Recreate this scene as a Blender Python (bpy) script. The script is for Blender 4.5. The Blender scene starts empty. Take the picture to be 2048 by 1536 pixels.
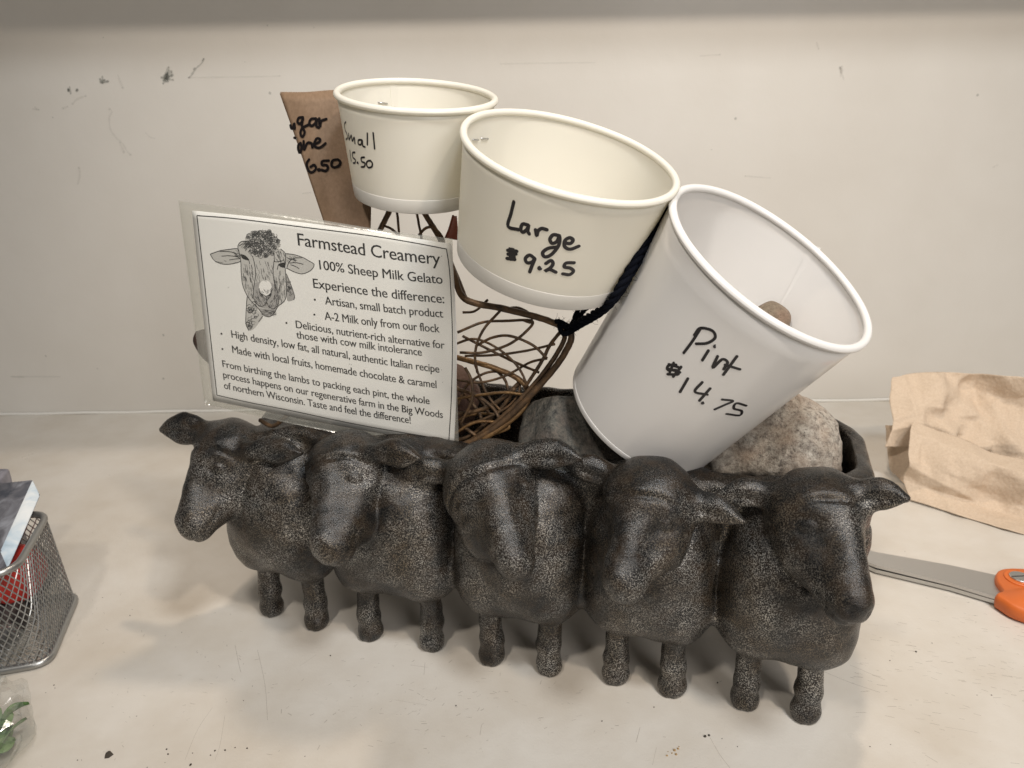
import bpy, bmesh, math, random
import numpy as np
from mathutils import Vector, Matrix, noise
S = bpy.context.scene
COL = S.collection
random.seed(4)
RNG = np.random.default_rng(4)
CM = 0.01
# ------------------------------------------------------------------ camera (all lengths below in cm)
F = 1540.0
TH = math.radians(19.7); RO = math.radians(0.95)
CAM = np.array([0, 0, 28.0])
U0 = np.array([0, math.sin(TH), math.cos(TH)]); FW = np.array([0, math.cos(TH), -math.sin(TH)]); X0 = np.array([1.0, 0, 0])
RT = math.cos(RO)*X0 - math.sin(RO)*U0; UP = math.cos(RO)*U0 + math.sin(RO)*X0
cam = bpy.data.cameras.new('camera'); co = bpy.data.objects.new('camera', cam); COL.objects.link(co)
M = Matrix(((RT[0], UP[0], -FW[0], CAM[0]*CM), (RT[1], UP[1], -FW[1], CAM[1]*CM), (RT[2], UP[2], -FW[2], CAM[2]*CM), (0, 0, 0, 1)))
co.matrix_world = M
cam.sensor_width = 36; cam.lens = 36*F/2048; cam.clip_start = 0.01; cam.clip_end = 50
cam.dof.use_dof = True; cam.dof.focus_distance = 0.34; cam.dof.aperture_fstop = 22
S.camera = co
# ------------------------------------------------------------------ world and lamps
w = bpy.data.worlds.new('World'); S.world = w; w.use_nodes = True
bg = w.node_tree.nodes['Background']; bg.inputs[0].default_value = (0.95, 0.93, 0.90, 1); bg.inputs[1].default_value = 0.12
def lamp(kind, name, loc, target, power, color, size, spot=None, blend=0.6):
    d = bpy.data.lights.new(name, kind); d.energy = power; d.color = color
    if kind == 'SPOT':
        d.shadow_soft_size = size; d.spot_size = math.radians(spot); d.spot_blend = blend
    else:
        d.shape = 'DISK'; d.size = size
    o = bpy.data.objects.new(name, d); COL.objects.link(o)
    o.location = Vector(loc)*CM
    o.rotation_euler = (Vector(target)-Vector(loc)).to_track_quat('-Z', 'Y').to_euler()
    return o
lamp('SPOT', 'ceiling_spot', (52, -38, 112), (12, 60, 10), 26, (1.0, 0.87, 0.73), 0.045, 62, 1.0)
lamp('SPOT', 'ceiling_spot', (-30, -34, 112), (2, 62, 20), 29, (1.0, 0.92, 0.83), 0.05, 46, 1.0)
lamp('SPOT', 'ceiling_spot', (16, 58, 130), (4, 26, 0), 19, (1.0, 0.84, 0.68), 0.03, 80, 0.9)
lamp('AREA', 'ceiling_panel', (34, -22, 122), (4, 34, 6), 8, (0.92, 0.96, 1.0), 0.20)
lamp('AREA', 'front_fill', (52, -66, 62), (4, 40, 14), 5.6, (1.0, 0.96, 0.93), 0.5)  # soft fill added to brighten front-facing surfaces, not a fixture of the room
S.view_settings.view_transform = 'Standard'; S.view_settings.look = 'None'; S.view_settings.gamma = 1
S.view_settings.exposure = -0.12
S.render.engine = 'CYCLES'
# ------------------------------------------------------------------ helpers
def ray(u, v): return FW + (u-1024)/F*RT + (768-v)/F*UP
def at(u, v, Y=None, z=None, d=None):
    r = ray(u, v)
    t = Y/r[1] if Y is not None else ((z-CAM[2])/r[2] if z is not None else d)
    return CAM + t*r
def px(P):
    q = np.asarray(P)-CAM; d = q@FW
    return np.stack([1024+F*(q@RT)/d, 768-F*(q@UP)/d], -1)
def unit(a): a = np.asarray(a, float); return a/np.linalg.norm(a)
ORG = {}
def thing(name, label, cat, loc, group=None, kind=None):
    o = bpy.data.objects.new(name, None); COL.objects.link(o); o.empty_display_size = 0.01
    o.location = Vector(loc)*CM; ORG[o.name] = np.array(loc, float)
    o['label'] = label; o['category'] = cat
    if group: o['group'] = group
    if kind: o['kind'] = kind
    return o
def mesh(name, V, Fc, mat, parent=None, smooth=True, origin=None, label=None, normals=None):
    V = np.asarray(V, float)
    org = ORG[parent.name] if parent else (np.array(origin, float) if origin is not None else np.zeros(3))
    me = bpy.data.meshes.new(name)
    L = (V-org)*CM
    me.from_pydata(L.tolist(), [], Fc if isinstance(Fc, list) else Fc.tolist())
    me.update()
    if smooth: me.polygons.foreach_set('use_smooth', [True]*len(me.polygons))
    if normals is not None: me.normals_split_custom_set_from_vertices(normals.tolist())
    if mat: me.materials.append(mat)
    o = bpy.data.objects.new(name, me); COL.objects.link(o)
    if parent: o.parent = parent
    else: o.location = Vector(org)*CM
    ORG[o.name] = org
    if label: o['label'] = label
    return o
def tag(o, label=None, cat=None, group=None, kind=None):
    if label: o['label'] = label
    if cat: o['category'] = cat
    if group: o['group'] = group
    if kind: o['kind'] = kind
    return o
class MB:
    def __init__(s): s.v = []; s.f = []
    def add(s, V, Fc):
        n = len(s.v); s.v += [list(map(float, p)) for p in V]; s.f += [[i+n for i in f] for f in Fc]
def catmull(P, n=6, closed=False):
    P = [np.asarray(p, float) for p in P]
    if len(P) < 3: return np.array([P[0]+(P[1]-P[0])*i/n for i in range(n+1)]) if len(P) == 2 else np.array(P)
    Q = [P[-1]]+P+[P[0], P[1]] if closed else [2*P[0]-P[1]]+P+[2*P[-1]-P[-2]]
    out = []
    for i in range(1, len(Q)-2):
        a, b, c, d = Q[i-1:i+3]
        for k in range(n):
            t = k/n
            out.append(0.5*(2*b+(c-a)*t+(2*a-5*b+4*c-d)*t*t+(3*b-a-3*c+d)*t**3))
    if not closed: out.append(P[-1])
    return np.array(out)
def tube(P, r, sides=8, closed=False, mb=None, jit=0):
    P = np.asarray(P, float); n = len(P); mb = mb or MB()
    T = np.roll(P, -1, 0)-np.roll(P, 1, 0)
    if not closed: T[0] = P[1]-P[0]; T[-1] = P[-1]-P[-2]
    T /= np.linalg.norm(T, axis=1)[:, None]+1e-9
    ref = np.array([0.13, 0.2, 0.97]); N = np.cross(T[0], ref)
    if np.linalg.norm(N) < 1e-3: N = np.cross(T[0], [1, 0, 0])
    N = unit(N); V = []
    rr = np.broadcast_to(r, (n,))
    for i in range(n):
        N = N-T[i]*(N@T[i]); N = unit(N); B = np.cross(T[i], N)
        for k in range(sides):
            a = 2*math.pi*k/sides; q = rr[i]*(1+jit*(random.random()-.5))
            V.append(P[i]+q*(math.cos(a)*N+math.sin(a)*B))
    Fc = []
    for i in range(n if closed else n-1):
        j = (i+1) % n
        for k in range(sides):
            l = (k+1) % sides
            Fc.append([i*sides+k, j*sides+k, j*sides+l, i*sides+l])
    if not closed:
        Fc.append(list(range(sides))); Fc.append([(n-1)*sides+k for k in range(sides)][::-1])
    mb.add(V, Fc); return mb
def grid_faces(n, m, wrap=False):
    Fc = []
    for i in range(n-1):
        for j in range(m if wrap else m-1):
            k = (j+1) % m
            Fc.append([i*m+j, i*m+k, (i+1)*m+k, (i+1)*m+j])
    return Fc
def solid_sheet(G, thick, nrm=None):
    """G: n x m x 3 grid of points; returns a closed sheet of that thickness"""
    n, m, _ = G.shape
    du = np.gradient(G, axis=0); dv = np.gradient(G, axis=1)
    N = np.cross(du, dv); N /= np.linalg.norm(N, axis=2)[..., None]+1e-9
    A = (G+N*thick/2).reshape(-1, 3); B = (G-N*thick/2).reshape(-1, 3)
    f = grid_faces(n, m); k = n*m
    Fc = [q for q in f]+[[a+k for a in q[::-1]] for q in f]
    ring = [i*m for i in range(n)]+[(n-1)*m+j for j in range(1, m)]+[i*m+m-1 for i in range(n-2, -1, -1)]+[j for j in range(m-2, 0, -1)]
    for a, b in zip(ring, ring[1:]+ring[:1]): Fc.append([a, b, b+k, a+k])
    return np.vstack([A, B]), Fc
def box_vecs(c, a, b, d, bevel=0.1, seg=2):
    """parallelepiped with corner c and edge vectors a, b, d, edges rounded"""
    bm = bmesh.new(); V = []
    for i in (0, 1):
        for j in (0, 1):
            for k in (0, 1): V.append(bm.verts.new(Vector(np.asarray(c)+i*np.asarray(a)+j*np.asarray(b)+k*np.asarray(d))))
    for f in ((0, 1, 3, 2), (4, 6, 7, 5), (0, 4, 5, 1), (2, 3, 7, 6), (0, 2, 6, 4), (1, 5, 7, 3)): bm.faces.new([V[i] for i in f])
    bmesh.ops.recalc_face_normals(bm, faces=bm.faces)
    if bevel: bmesh.ops.bevel(bm, geom=bm.edges[:], offset=bevel, segments=seg, affect='EDGES', profile=.5)
    V = [list(v.co) for v in bm.verts]; bm.verts.index_update(); Fc = [[v.index for v in f.verts] for f in bm.faces]; bm.free()
    return V, Fc
# ------------------------------------------------------------------ materials (object coordinates in cm)
class Mat:
    def __init__(s, name, base=(.5, .5, .5), rough=.5, metal=0, **kw):
        s.m = bpy.data.materials.new(name); s.m.use_nodes = True; s.t = s.m.node_tree; s.n = s.t.nodes
        s.b = s.n['Principled BSDF']; s.b.inputs['Base Color'].default_value = (*base, 1)
        s.b.inputs['Roughness'].default_value = rough; s.b.inputs['Metallic'].default_value = metal
        for k, v in kw.items(): s.b.inputs[k.replace('_', ' ')].default_value = v
        tc = s.n.new('ShaderNodeTexCoord'); vm = s.n.new('ShaderNodeVectorMath'); vm.operation = 'SCALE'; vm.inputs['Scale'].default_value = 100
        s.t.links.new(tc.outputs['Object'], vm.inputs[0]); s.co = vm.outputs[0]
    def lk(s, a, b): s.t.links.new(a, b)
    def noise(s, scale, detail=3, rough=.55, stretch=None, dist=0):
        n = s.n.new('ShaderNodeTexNoise'); n.inputs['Scale'].default_value = scale; n.inputs['Detail'].default_value = detail
        n.inputs['Roughness'].default_value = rough; n.inputs['Distortion'].default_value = dist
        c = s.co
        if stretch:
            mp = s.n.new('ShaderNodeMapping'); mp.inputs['Scale'].default_value = stretch[:3]
            if len(stretch) > 3: mp.inputs['Rotation'].default_value = stretch[3]
            s.lk(c, mp.inputs[0]); c = mp.outputs[0]
        s.lk(c, n.inputs['Vector']); return n.outputs['Fac']
    def voro(s, scale, feature='F1'):
        n = s.n.new('ShaderNodeTexVoronoi'); n.feature = feature; n.inputs['Scale'].default_value = scale; s.lk(s.co, n.inputs['Vector']); return n
    def ramp(s, fac, stops):
        r = s.n.new('ShaderNodeValToRGB'); e = r.color_ramp.elements
        while len(e) < len(stops): e.new(.5)
        for k, (p, c) in enumerate(stops):
            e[k].position = p; e[k].color = (*c, 1) if isinstance(c, tuple) else (c, c, c, 1)
        s.lk(fac, r.inputs[0]); return r.outputs[0]
    def mix(s, fac, a, b, mode='MIX'):
        n = s.n.new('ShaderNodeMix'); n.data_type = 'RGBA'; n.blend_type = mode
        for i, x in ((0, fac), (6, a), (7, b)):
            if isinstance(x, (int, float)): n.inputs[i].default_value = x
            elif isinstance(x, tuple): n.inputs[i].default_value = (*x, 1)
            else: s.lk(x, n.inputs[i])
        return n.outputs[2]
    def bump(s, h, strength=.3, dist=.1, prev=None):
        n = s.n.new('ShaderNodeBump'); n.inputs['Strength'].default_value = strength; n.inputs['Distance'].default_value = dist*CM
        s.lk(h, n.inputs['Height'])
        if prev: s.lk(prev, n.inputs['Normal'])
        s.lk(n.outputs[0], s.b.inputs['Normal']); return n.outputs[0]
    def col(s, c): s.lk(c, s.b.inputs['Base Color'])
    def rgh(s, c): s.lk(c, s.b.inputs['Roughness'])

# cast black-bronze metal with dry-brushed speckle
m = Mat('cast_metal', (.03, .03, .03), .4, .0); M_CAST = m.m
grain = m.noise(17, 3, .7); big = m.noise(.45, 3, .6); mid = m.noise(1.3, 4, .6)
patch = m.ramp(big, [(.40, 0.0), (.60, 1.0)])
spk = m.ramp(grain, [(.515, 0.0), (.60, 1.0)])
base = m.mix(m.ramp(mid, [(.42, 0.0), (.68, 1.0)]), (.006, .006, .006), (.024, .016, .010))
lite = m.mix(patch, (.24, .20, .15), (.56, .54, .50))
sepz = m.n.new('ShaderNodeSeparateXYZ'); m.lk(m.co, sepz.inputs[0])
amt = m.ramp(m.noise(.35, 2, .5), [(.36, .08), (.60, 1.0)])
geo = m.n.new('ShaderNodeTexCoord'); sn = m.n.new('ShaderNodeSeparateXYZ'); m.lk(geo.outputs['Normal'], sn.inputs[0])
amt = m.mix(1.0, amt, m.ramp(sn.outputs[2], [(.25, 1.0), (.80, .18)]), 'MULTIPLY')
spk = m.mix(1.0, spk, amt, 'MULTIPLY')
m.col(m.mix(spk, base, lite))
m.rgh(m.ramp(grain, [(.35, .22), (.65, .34)])); m.lk(m.mix(1.0, spk, (.95, .95, .95), 'MULTIPLY'), m.b.inputs['Metallic'])
b1 = m.bump(mid, .35, .12); m.bump(grain, .45, .05, b1)
m.b.inputs['Specular IOR Level'].default_value = .42
# wall paint
m = Mat('wall_paint', (.60, .575, .53), .42); M_WALL = m.m
m.col(m.mix(m.ramp(m.noise(.05, 4, .6), [(.3, 0.), (.7, 1.)]), (.59, .555, .50), (.65, .62, .57)))
m.bump(m.noise(1.2, 3), .10, .15)
# counter laminate
m = Mat('counter_laminate', (.6, .56, .5), .38); M_COUNTER = m.m
c1 = m.mix(m.ramp(m.noise(.12, 4, .6), [(.35, 0.), (.65, 1.)]), (.54, .49, .42), (.63, .595, .54))
scr = m.noise(.9, 5, .75, (1, 7, 1, (0, 0, .5)), 1.5)
scr2 = m.noise(1.1, 5, .75, (8, 1, 1, (0, 0, .25)), 1.2)
ms = m.ramp(scr, [(.655, 0.), (.70, 1.)]); ms2 = m.ramp(scr2, [(.67, 0.), (.71, 1.)])
wear = m.ramp(m.noise(.16, 3, .6), [(.42, 0.), (.66, 1.)])
c2 = m.mix(m.mix(1.0, m.mix(1.0, ms, ms2, 'ADD'), wear, 'MULTIPLY'), c1, (.36, .32, .27))
dots = m.ramp(m.voro(1.05).outputs['Distance'], [(.025, 1.), (.038, 0.)])
m.col(m.mix(m.mix(1.0, dots, m.ramp(m.noise(.5, 2), [(.5, 0.), (.56, 1.)]), 'MULTIPLY'), c2, (.14, .12, .10)))
m.rgh(m.ramp(m.noise(.3, 4, .6), [(.3, .27), (.7, .48)]))
v = m.voro(4.5, 'DISTANCE_TO_EDGE'); b1 = m.bump(v.outputs['Distance'], .10, .05); m.bump(m.noise(1.1, 4, .6), .22, .10, b1)
M_CAULK = Mat('caulk', (.72, .70, .65), .4).m
M_SCUFF = Mat('scuff', (.27, .28, .25), .7, Alpha=.30).m
M_SCUFF2 = Mat('faint_scuff', (.40, .38, .34), .7, Alpha=.10).m
M_SHELF = Mat('unseen_shelf_paint', (.5, .5, .47), .5).m
def paper(name, col, transl, rough=.34):
    m = Mat(name, col, rough); m.bump(m.noise(5, 4, .6), .05, .03)
    tr = m.n.new('ShaderNodeBsdfTranslucent'); tr.inputs[0].default_value = (col[0], col[1]*.97, col[2]*.88, 1)
    mx = m.n.new('ShaderNodeMixShader'); mx.inputs[0].default_value = transl
    m.lk(m.b.outputs[0], mx.inputs[1]); m.lk(tr.outputs[0], mx.inputs[2]); m.lk(mx.outputs[0], m.n['Material Output'].inputs[0])
    return m.m
M_CREAM = paper('cream_paperboard', (.88, .86, .785), .25)
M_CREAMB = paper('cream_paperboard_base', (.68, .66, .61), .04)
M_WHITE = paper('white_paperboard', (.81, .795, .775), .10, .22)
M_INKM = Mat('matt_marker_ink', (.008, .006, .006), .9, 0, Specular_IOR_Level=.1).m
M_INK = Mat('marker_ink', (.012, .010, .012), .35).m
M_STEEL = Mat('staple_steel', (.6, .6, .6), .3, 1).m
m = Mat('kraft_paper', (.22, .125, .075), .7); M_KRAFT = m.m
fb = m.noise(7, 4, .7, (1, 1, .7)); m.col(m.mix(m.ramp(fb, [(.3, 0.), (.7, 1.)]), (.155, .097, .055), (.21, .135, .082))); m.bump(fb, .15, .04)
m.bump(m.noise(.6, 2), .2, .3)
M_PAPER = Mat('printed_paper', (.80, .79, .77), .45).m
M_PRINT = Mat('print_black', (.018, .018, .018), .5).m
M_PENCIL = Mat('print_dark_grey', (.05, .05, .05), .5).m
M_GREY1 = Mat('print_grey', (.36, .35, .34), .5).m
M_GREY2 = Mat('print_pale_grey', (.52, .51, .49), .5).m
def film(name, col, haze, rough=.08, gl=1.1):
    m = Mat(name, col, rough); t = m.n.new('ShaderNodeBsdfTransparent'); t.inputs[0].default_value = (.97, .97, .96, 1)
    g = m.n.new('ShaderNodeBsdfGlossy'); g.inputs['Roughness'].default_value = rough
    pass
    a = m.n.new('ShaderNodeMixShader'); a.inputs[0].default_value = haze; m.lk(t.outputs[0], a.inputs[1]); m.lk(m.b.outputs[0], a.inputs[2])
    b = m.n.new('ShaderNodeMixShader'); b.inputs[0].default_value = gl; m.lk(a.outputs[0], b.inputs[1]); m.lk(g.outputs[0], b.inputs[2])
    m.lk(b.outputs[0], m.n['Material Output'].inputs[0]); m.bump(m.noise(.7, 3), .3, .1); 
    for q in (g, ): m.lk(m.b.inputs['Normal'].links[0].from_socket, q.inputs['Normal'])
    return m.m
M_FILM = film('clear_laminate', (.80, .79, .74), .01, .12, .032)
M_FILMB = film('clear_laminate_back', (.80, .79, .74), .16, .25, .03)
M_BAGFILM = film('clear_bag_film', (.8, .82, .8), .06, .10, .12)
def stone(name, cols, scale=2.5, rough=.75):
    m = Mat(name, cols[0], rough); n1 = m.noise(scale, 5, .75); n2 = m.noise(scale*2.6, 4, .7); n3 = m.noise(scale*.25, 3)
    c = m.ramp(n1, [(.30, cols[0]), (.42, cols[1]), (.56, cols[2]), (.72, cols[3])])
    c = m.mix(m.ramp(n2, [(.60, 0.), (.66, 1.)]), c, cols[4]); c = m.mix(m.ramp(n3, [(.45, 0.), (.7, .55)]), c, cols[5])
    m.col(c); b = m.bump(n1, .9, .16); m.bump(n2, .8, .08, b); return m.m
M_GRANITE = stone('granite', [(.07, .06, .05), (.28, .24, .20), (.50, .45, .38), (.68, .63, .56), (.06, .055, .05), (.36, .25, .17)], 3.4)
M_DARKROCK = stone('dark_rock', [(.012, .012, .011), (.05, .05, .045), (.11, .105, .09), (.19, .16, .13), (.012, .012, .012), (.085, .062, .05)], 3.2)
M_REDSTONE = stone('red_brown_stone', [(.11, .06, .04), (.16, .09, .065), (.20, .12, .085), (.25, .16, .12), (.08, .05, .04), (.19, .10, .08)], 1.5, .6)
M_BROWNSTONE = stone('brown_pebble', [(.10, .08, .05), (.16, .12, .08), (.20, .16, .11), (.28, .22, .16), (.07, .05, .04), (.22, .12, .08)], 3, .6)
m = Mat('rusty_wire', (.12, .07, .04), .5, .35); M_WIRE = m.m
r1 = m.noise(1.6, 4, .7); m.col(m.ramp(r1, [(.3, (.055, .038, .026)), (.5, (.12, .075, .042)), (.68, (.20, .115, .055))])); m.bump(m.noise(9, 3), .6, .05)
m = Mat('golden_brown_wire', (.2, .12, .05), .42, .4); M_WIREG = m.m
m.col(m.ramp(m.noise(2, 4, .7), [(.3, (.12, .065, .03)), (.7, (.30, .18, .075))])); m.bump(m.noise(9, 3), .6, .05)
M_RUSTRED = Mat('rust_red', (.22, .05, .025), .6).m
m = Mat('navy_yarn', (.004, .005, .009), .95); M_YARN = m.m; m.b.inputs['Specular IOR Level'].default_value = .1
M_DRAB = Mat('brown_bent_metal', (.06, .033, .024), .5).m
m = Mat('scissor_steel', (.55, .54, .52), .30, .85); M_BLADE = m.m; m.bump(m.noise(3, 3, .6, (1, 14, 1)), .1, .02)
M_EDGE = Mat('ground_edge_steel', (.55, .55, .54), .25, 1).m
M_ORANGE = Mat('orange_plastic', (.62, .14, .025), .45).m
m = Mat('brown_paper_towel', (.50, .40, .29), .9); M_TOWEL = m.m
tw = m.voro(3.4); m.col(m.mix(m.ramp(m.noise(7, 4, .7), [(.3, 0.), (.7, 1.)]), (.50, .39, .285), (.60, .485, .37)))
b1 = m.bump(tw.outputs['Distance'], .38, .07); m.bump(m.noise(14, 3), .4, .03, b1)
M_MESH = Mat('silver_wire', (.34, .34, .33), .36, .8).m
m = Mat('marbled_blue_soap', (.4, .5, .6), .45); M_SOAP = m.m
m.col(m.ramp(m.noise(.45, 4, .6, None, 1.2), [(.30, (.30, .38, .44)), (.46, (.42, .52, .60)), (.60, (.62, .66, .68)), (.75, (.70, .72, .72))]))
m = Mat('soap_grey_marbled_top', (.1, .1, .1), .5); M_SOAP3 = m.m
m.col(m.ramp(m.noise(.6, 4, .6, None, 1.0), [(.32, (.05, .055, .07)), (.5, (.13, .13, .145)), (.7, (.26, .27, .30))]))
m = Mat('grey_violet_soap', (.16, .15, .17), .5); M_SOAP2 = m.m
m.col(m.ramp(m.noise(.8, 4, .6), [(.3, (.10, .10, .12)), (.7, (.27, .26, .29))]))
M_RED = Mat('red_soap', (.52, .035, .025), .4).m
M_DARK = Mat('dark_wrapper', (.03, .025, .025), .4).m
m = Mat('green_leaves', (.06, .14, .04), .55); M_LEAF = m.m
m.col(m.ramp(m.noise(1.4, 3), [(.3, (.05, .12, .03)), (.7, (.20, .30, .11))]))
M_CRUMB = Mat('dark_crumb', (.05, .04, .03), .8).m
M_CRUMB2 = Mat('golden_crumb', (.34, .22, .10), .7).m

# ------------------------------------------------------------------ setting: counter, wall
WY = 71.6
def plane(name, P, mat): return mesh(name, P, [[0, 1, 2, 3]], mat, None, False, P[0])
counter = mesh('counter', *box_vecs((-110, -12, -3), (220, 0, 0), (0, WY+12, 0), (0, 0, 3), .25), M_COUNTER, None, False, (0, 30, 0)); tag(counter, kind='structure')
wall = mesh('wall', *box_vecs((-110, WY+.02, -3), (220, 0, 0), (0, 3, 0), (0, 0, 68), 0), M_WALL, None, False, (0, WY, 0)); tag(wall, kind='structure')
mb = MB(); P = [np.array([x, WY-.15, .10+.03*math.sin(x*.7)]) for x in np.linspace(-108, 108, 90)]; tube(P, .16, 6, mb=mb)
mesh('caulk_bead', mb.v, mb.f, M_CAULK, wall)
# unseen shelf added above the frame to throw the soft dark band along the top of the wall
sh = thing('unseen_shelf', 'unseen shelf added above the counter to shade the top of the wall', 'shelf', (0, WY-3, 42))
mesh('unseen_shelf_board', *box_vecs((-108, WY-10.4, 42.2), (216, 0, 0), (0, 10.3, 0), (0, 0, 2), .15), M_SHELF, sh, False)

def ribbon(pts, nrm, width, mb, lift=.012, caps=True):
    pts = np.asarray(pts); nrm = np.asarray(nrm); n = len(pts)
    T = np.gradient(pts, axis=0) if n > 1 else np.array([[1., 0, 0]])
    T /= np.linalg.norm(T, axis=1)[:, None]+1e-9
    W = np.broadcast_to(width, (n,))
    B = np.cross(nrm, T); B /= np.linalg.norm(B, axis=1)[:, None]+1e-9
    Q = pts+nrm*lift
    if n > 1:
        V = np.empty((2*n, 3)); V[0::2] = Q+B*W[:, None]/2; V[1::2] = Q-B*W[:, None]/2
        mb.add(V, [[2*i, 2*i+1, 2*i+3, 2*i+2] for i in range(n-1)])
    if caps:
        for i in ((0, n-1) if n > 1 else (0,)):
            t = T[i]; b = B[i]; k = 8
            mb.add([Q[i]+nrm[i]*.002+W[i]/2*(math.cos(a)*t+math.sin(a)*b) for a in np.linspace(0, 2*math.pi, k, endpoint=False)], [list(range(k))])
# wall scuffs (thin marks on the paint)
def wallmark(name, strokes, width, mat):
    mb = MB()
    for s in strokes:
        P = catmull(s, 5) if len(s) > 1 else np.array([s[0]], float)
        Q = np.array([at(u, v, Y=WY) for u, v in P]); wd = width*(.5+RNG.random(len(Q)))
        ribbon(Q, np.tile([0, -1., 0], (len(Q), 1)), wd, mb, .03)
    return mesh(name, mb.v, mb.f, mat, wall, False)
def smear(cx, cy, dx, dy, n, sp):
    return [[(cx+random.gauss(0, sp), cy+random.gauss(0, sp)), (cx+dx*random.random()+random.gauss(0, sp), cy+dy*random.random()+random.gauss(0, sp))] for _ in range(n)]
wallmark('scuff_mark', smear(333, 158, 14, -22, 14, 4), .16, M_SCUFF)
wallmark('scuff_mark', [[(408, 118), (402, 128), (392, 137), (383, 150), (378, 155)], [(408, 117), (405, 121)], [(390, 136), (387, 139)]], .13, M_SCUFF)
wallmark('scuff_mark', smear(205, 163, 8, -5, 6, 2.5), .15, M_SCUFF)
wallmark('scuff_mark', smear(137, 178, 4, 6, 5, 2)+smear(153, 181, 5, -3, 3, 1), .14, M_SCUFF)
wallmark('scuff_mark', [[(145, 208), (155, 198), (172, 192)], [(66, 218), (78, 219)], [(70, 214), (74, 219)], [(126, 217), (136, 213)]], .14, M_SCUFF2)
wallmark('scuff_mark', [[(219, 218), (224, 224), (219, 235), (221, 258), (232, 275), (246, 288), (254, 302), (262, 310)], [(240, 285), (248, 305)], [(158, 335), (160, 350), (156, 368)], [(236, 150), (240, 162), (246, 176)]], .16, M_SCUFF2)
wallmark('scuff_mark', [[(378, 155), (470, 154), (560, 152)], [(292, 266), (300, 274), (310, 277)], [(1001, 128), (1090, 126), (1190, 125)], [(1400, 112), (1440, 109)]], .10, M_SCUFF2)
wallmark('scuff_mark', [[(22, 753), (48, 754)], [(24, 753), (120, 753)]], .16, M_SCUFF2)
wallmark('scuff_mark', smear(1681, 135, 8, 28, 6, 2)+[[(1633, 85), (1637, 98)]], .14, M_SCUFF2)
wallmark('scuff_mark', [[(207, 75)], [(1423, 299)], [(540, 186)], [(535, 51)], [(628, 55)], [(490, 124)], [(1471, 237)], [(1955, 190)], [(327, 670)], [(327, 757)], [(195, 737)], [(92, 712)], [(60, 836)], [(106, 235)]], .17, M_SCUFF)
wallmark('scuff_mark', [[(1490, 352), (1540, 356)], [(605, 387), (622, 385)], [(1985, 335), (1995, 330)]], .12, M_SCUFF2)

# ------------------------------------------------------------------ the cast sheep planter (signed distance field, surface nets)
PO = np.array([0.008, 34.062, 0.0]); yaw = math.radians(-17.67)
PU = np.array([math.cos(yaw), math.sin(yaw), 0]); PV = np.array([-math.sin(yaw), math.cos(yaw), 0]); PZ = np.array([0, 0, 1.])
def pl(P): q = np.asarray(P)-PO; return np.stack([q@PU, q@PV, q[..., 2]], -1)
def PQ(u, v, q):
    r = ray(u, v); t = (q-((CAM-PO)@PV))/(r@PV); return pl(CAM+t*r)
H = .125
LO = np.array([-21.6, -6.0, -.4]); HI = np.array([20.6, 12.5, 16.0])
NN = ((HI-LO)/H).astype(int)+1
ax = [(LO[i]+H*np.arange(NN[i])).astype(np.float32) for i in range(3)]
D = np.full(NN, 3.0, np.float32)
def region(lo, hi, pad=.9):
    a = [max(0, int((lo[i]-pad-LO[i])/H)) for i in range(3)]; b = [min(NN[i], int((hi[i]+pad-LO[i])/H)+2) for i in range(3)]
    return tuple(slice(a[i], b[i]) for i in range(3))
def coords(sl): return np.stack(np.meshgrid(*[ax[i][sl[i]] for i in range(3)], indexing='ij'), -1)
def smin(a, b, k):
    h = np.clip(.5+.5*(b-a)/k, 0, 1); return b*(1-h)+a*h-k*h*(1-h)
def rcone(X, a, b, ra, rb):
    a = np.asarray(a, np.float32); b = np.asarray(b, np.float32); ba = b-a; t = np.clip(((X-a)@ba)/(ba@ba), 0, 1)
    return np.linalg.norm(X-a-t[..., None]*ba, axis=-1)-(ra+(rb-ra)*t)
def ellip(X, c, R, axes=None):
    q = X-np.asarray(c, np.float32)
    if axes is not None: q = q@np.asarray(axes, np.float32).T
    R = np.asarray(R, np.float32); k0 = np.linalg.norm(q/R, axis=-1); k1 = np.linalg.norm(q/(R*R), axis=-1)+1e-6
    return k0*(k0-1)/k1
def rbox(X, lo, hi, r):
    c = (np.array(lo)+np.array(hi))/2; h = (np.array(hi)-np.array(lo))/2-r
    q = np.abs(X-c.astype(np.float32))-h.astype(np.float32)
    return np.linalg.norm(np.maximum(q, 0), axis=-1)+np.minimum(q.max(-1), 0)-r
def orc(X, lo, hi, rad, r):
    """box with plan corners of radius rad and edges of radius r"""
    c = (np.array(lo)+np.array(hi))/2; h = (np.array(hi)-np.array(lo))/2
    q = np.abs(X[..., :2]-c[:2].astype(np.float32))-(h[:2]-rad).astype(np.float32)
    d2 = np.linalg.norm(np.maximum(q, 0), axis=-1)+np.minimum(q.max(-1), 0)-rad
    dz = np.abs(X[..., 2]-c[2])-h[2]
    a = d2+r; b = dz+r
    return np.minimum(np.maximum(a, b), 0)+np.sqrt(np.maximum(a, 0)**2+np.maximum(b, 0)**2)-r
def put(fn, lo, hi, k):
    sl = region(lo, hi); X = coords(sl); d = fn(X).astype(np.float32); D[sl] = smin(D[sl], d, k)
LEGP = [(-15.22, .15), (-12.0, -.2), (-8.49, -.24), (-4.82, -.05), (-1.34, -.2), (1.89, -.1), (5.36, .2), (8.19, .15), (11.81, .25), (14.62, .2)]
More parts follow.
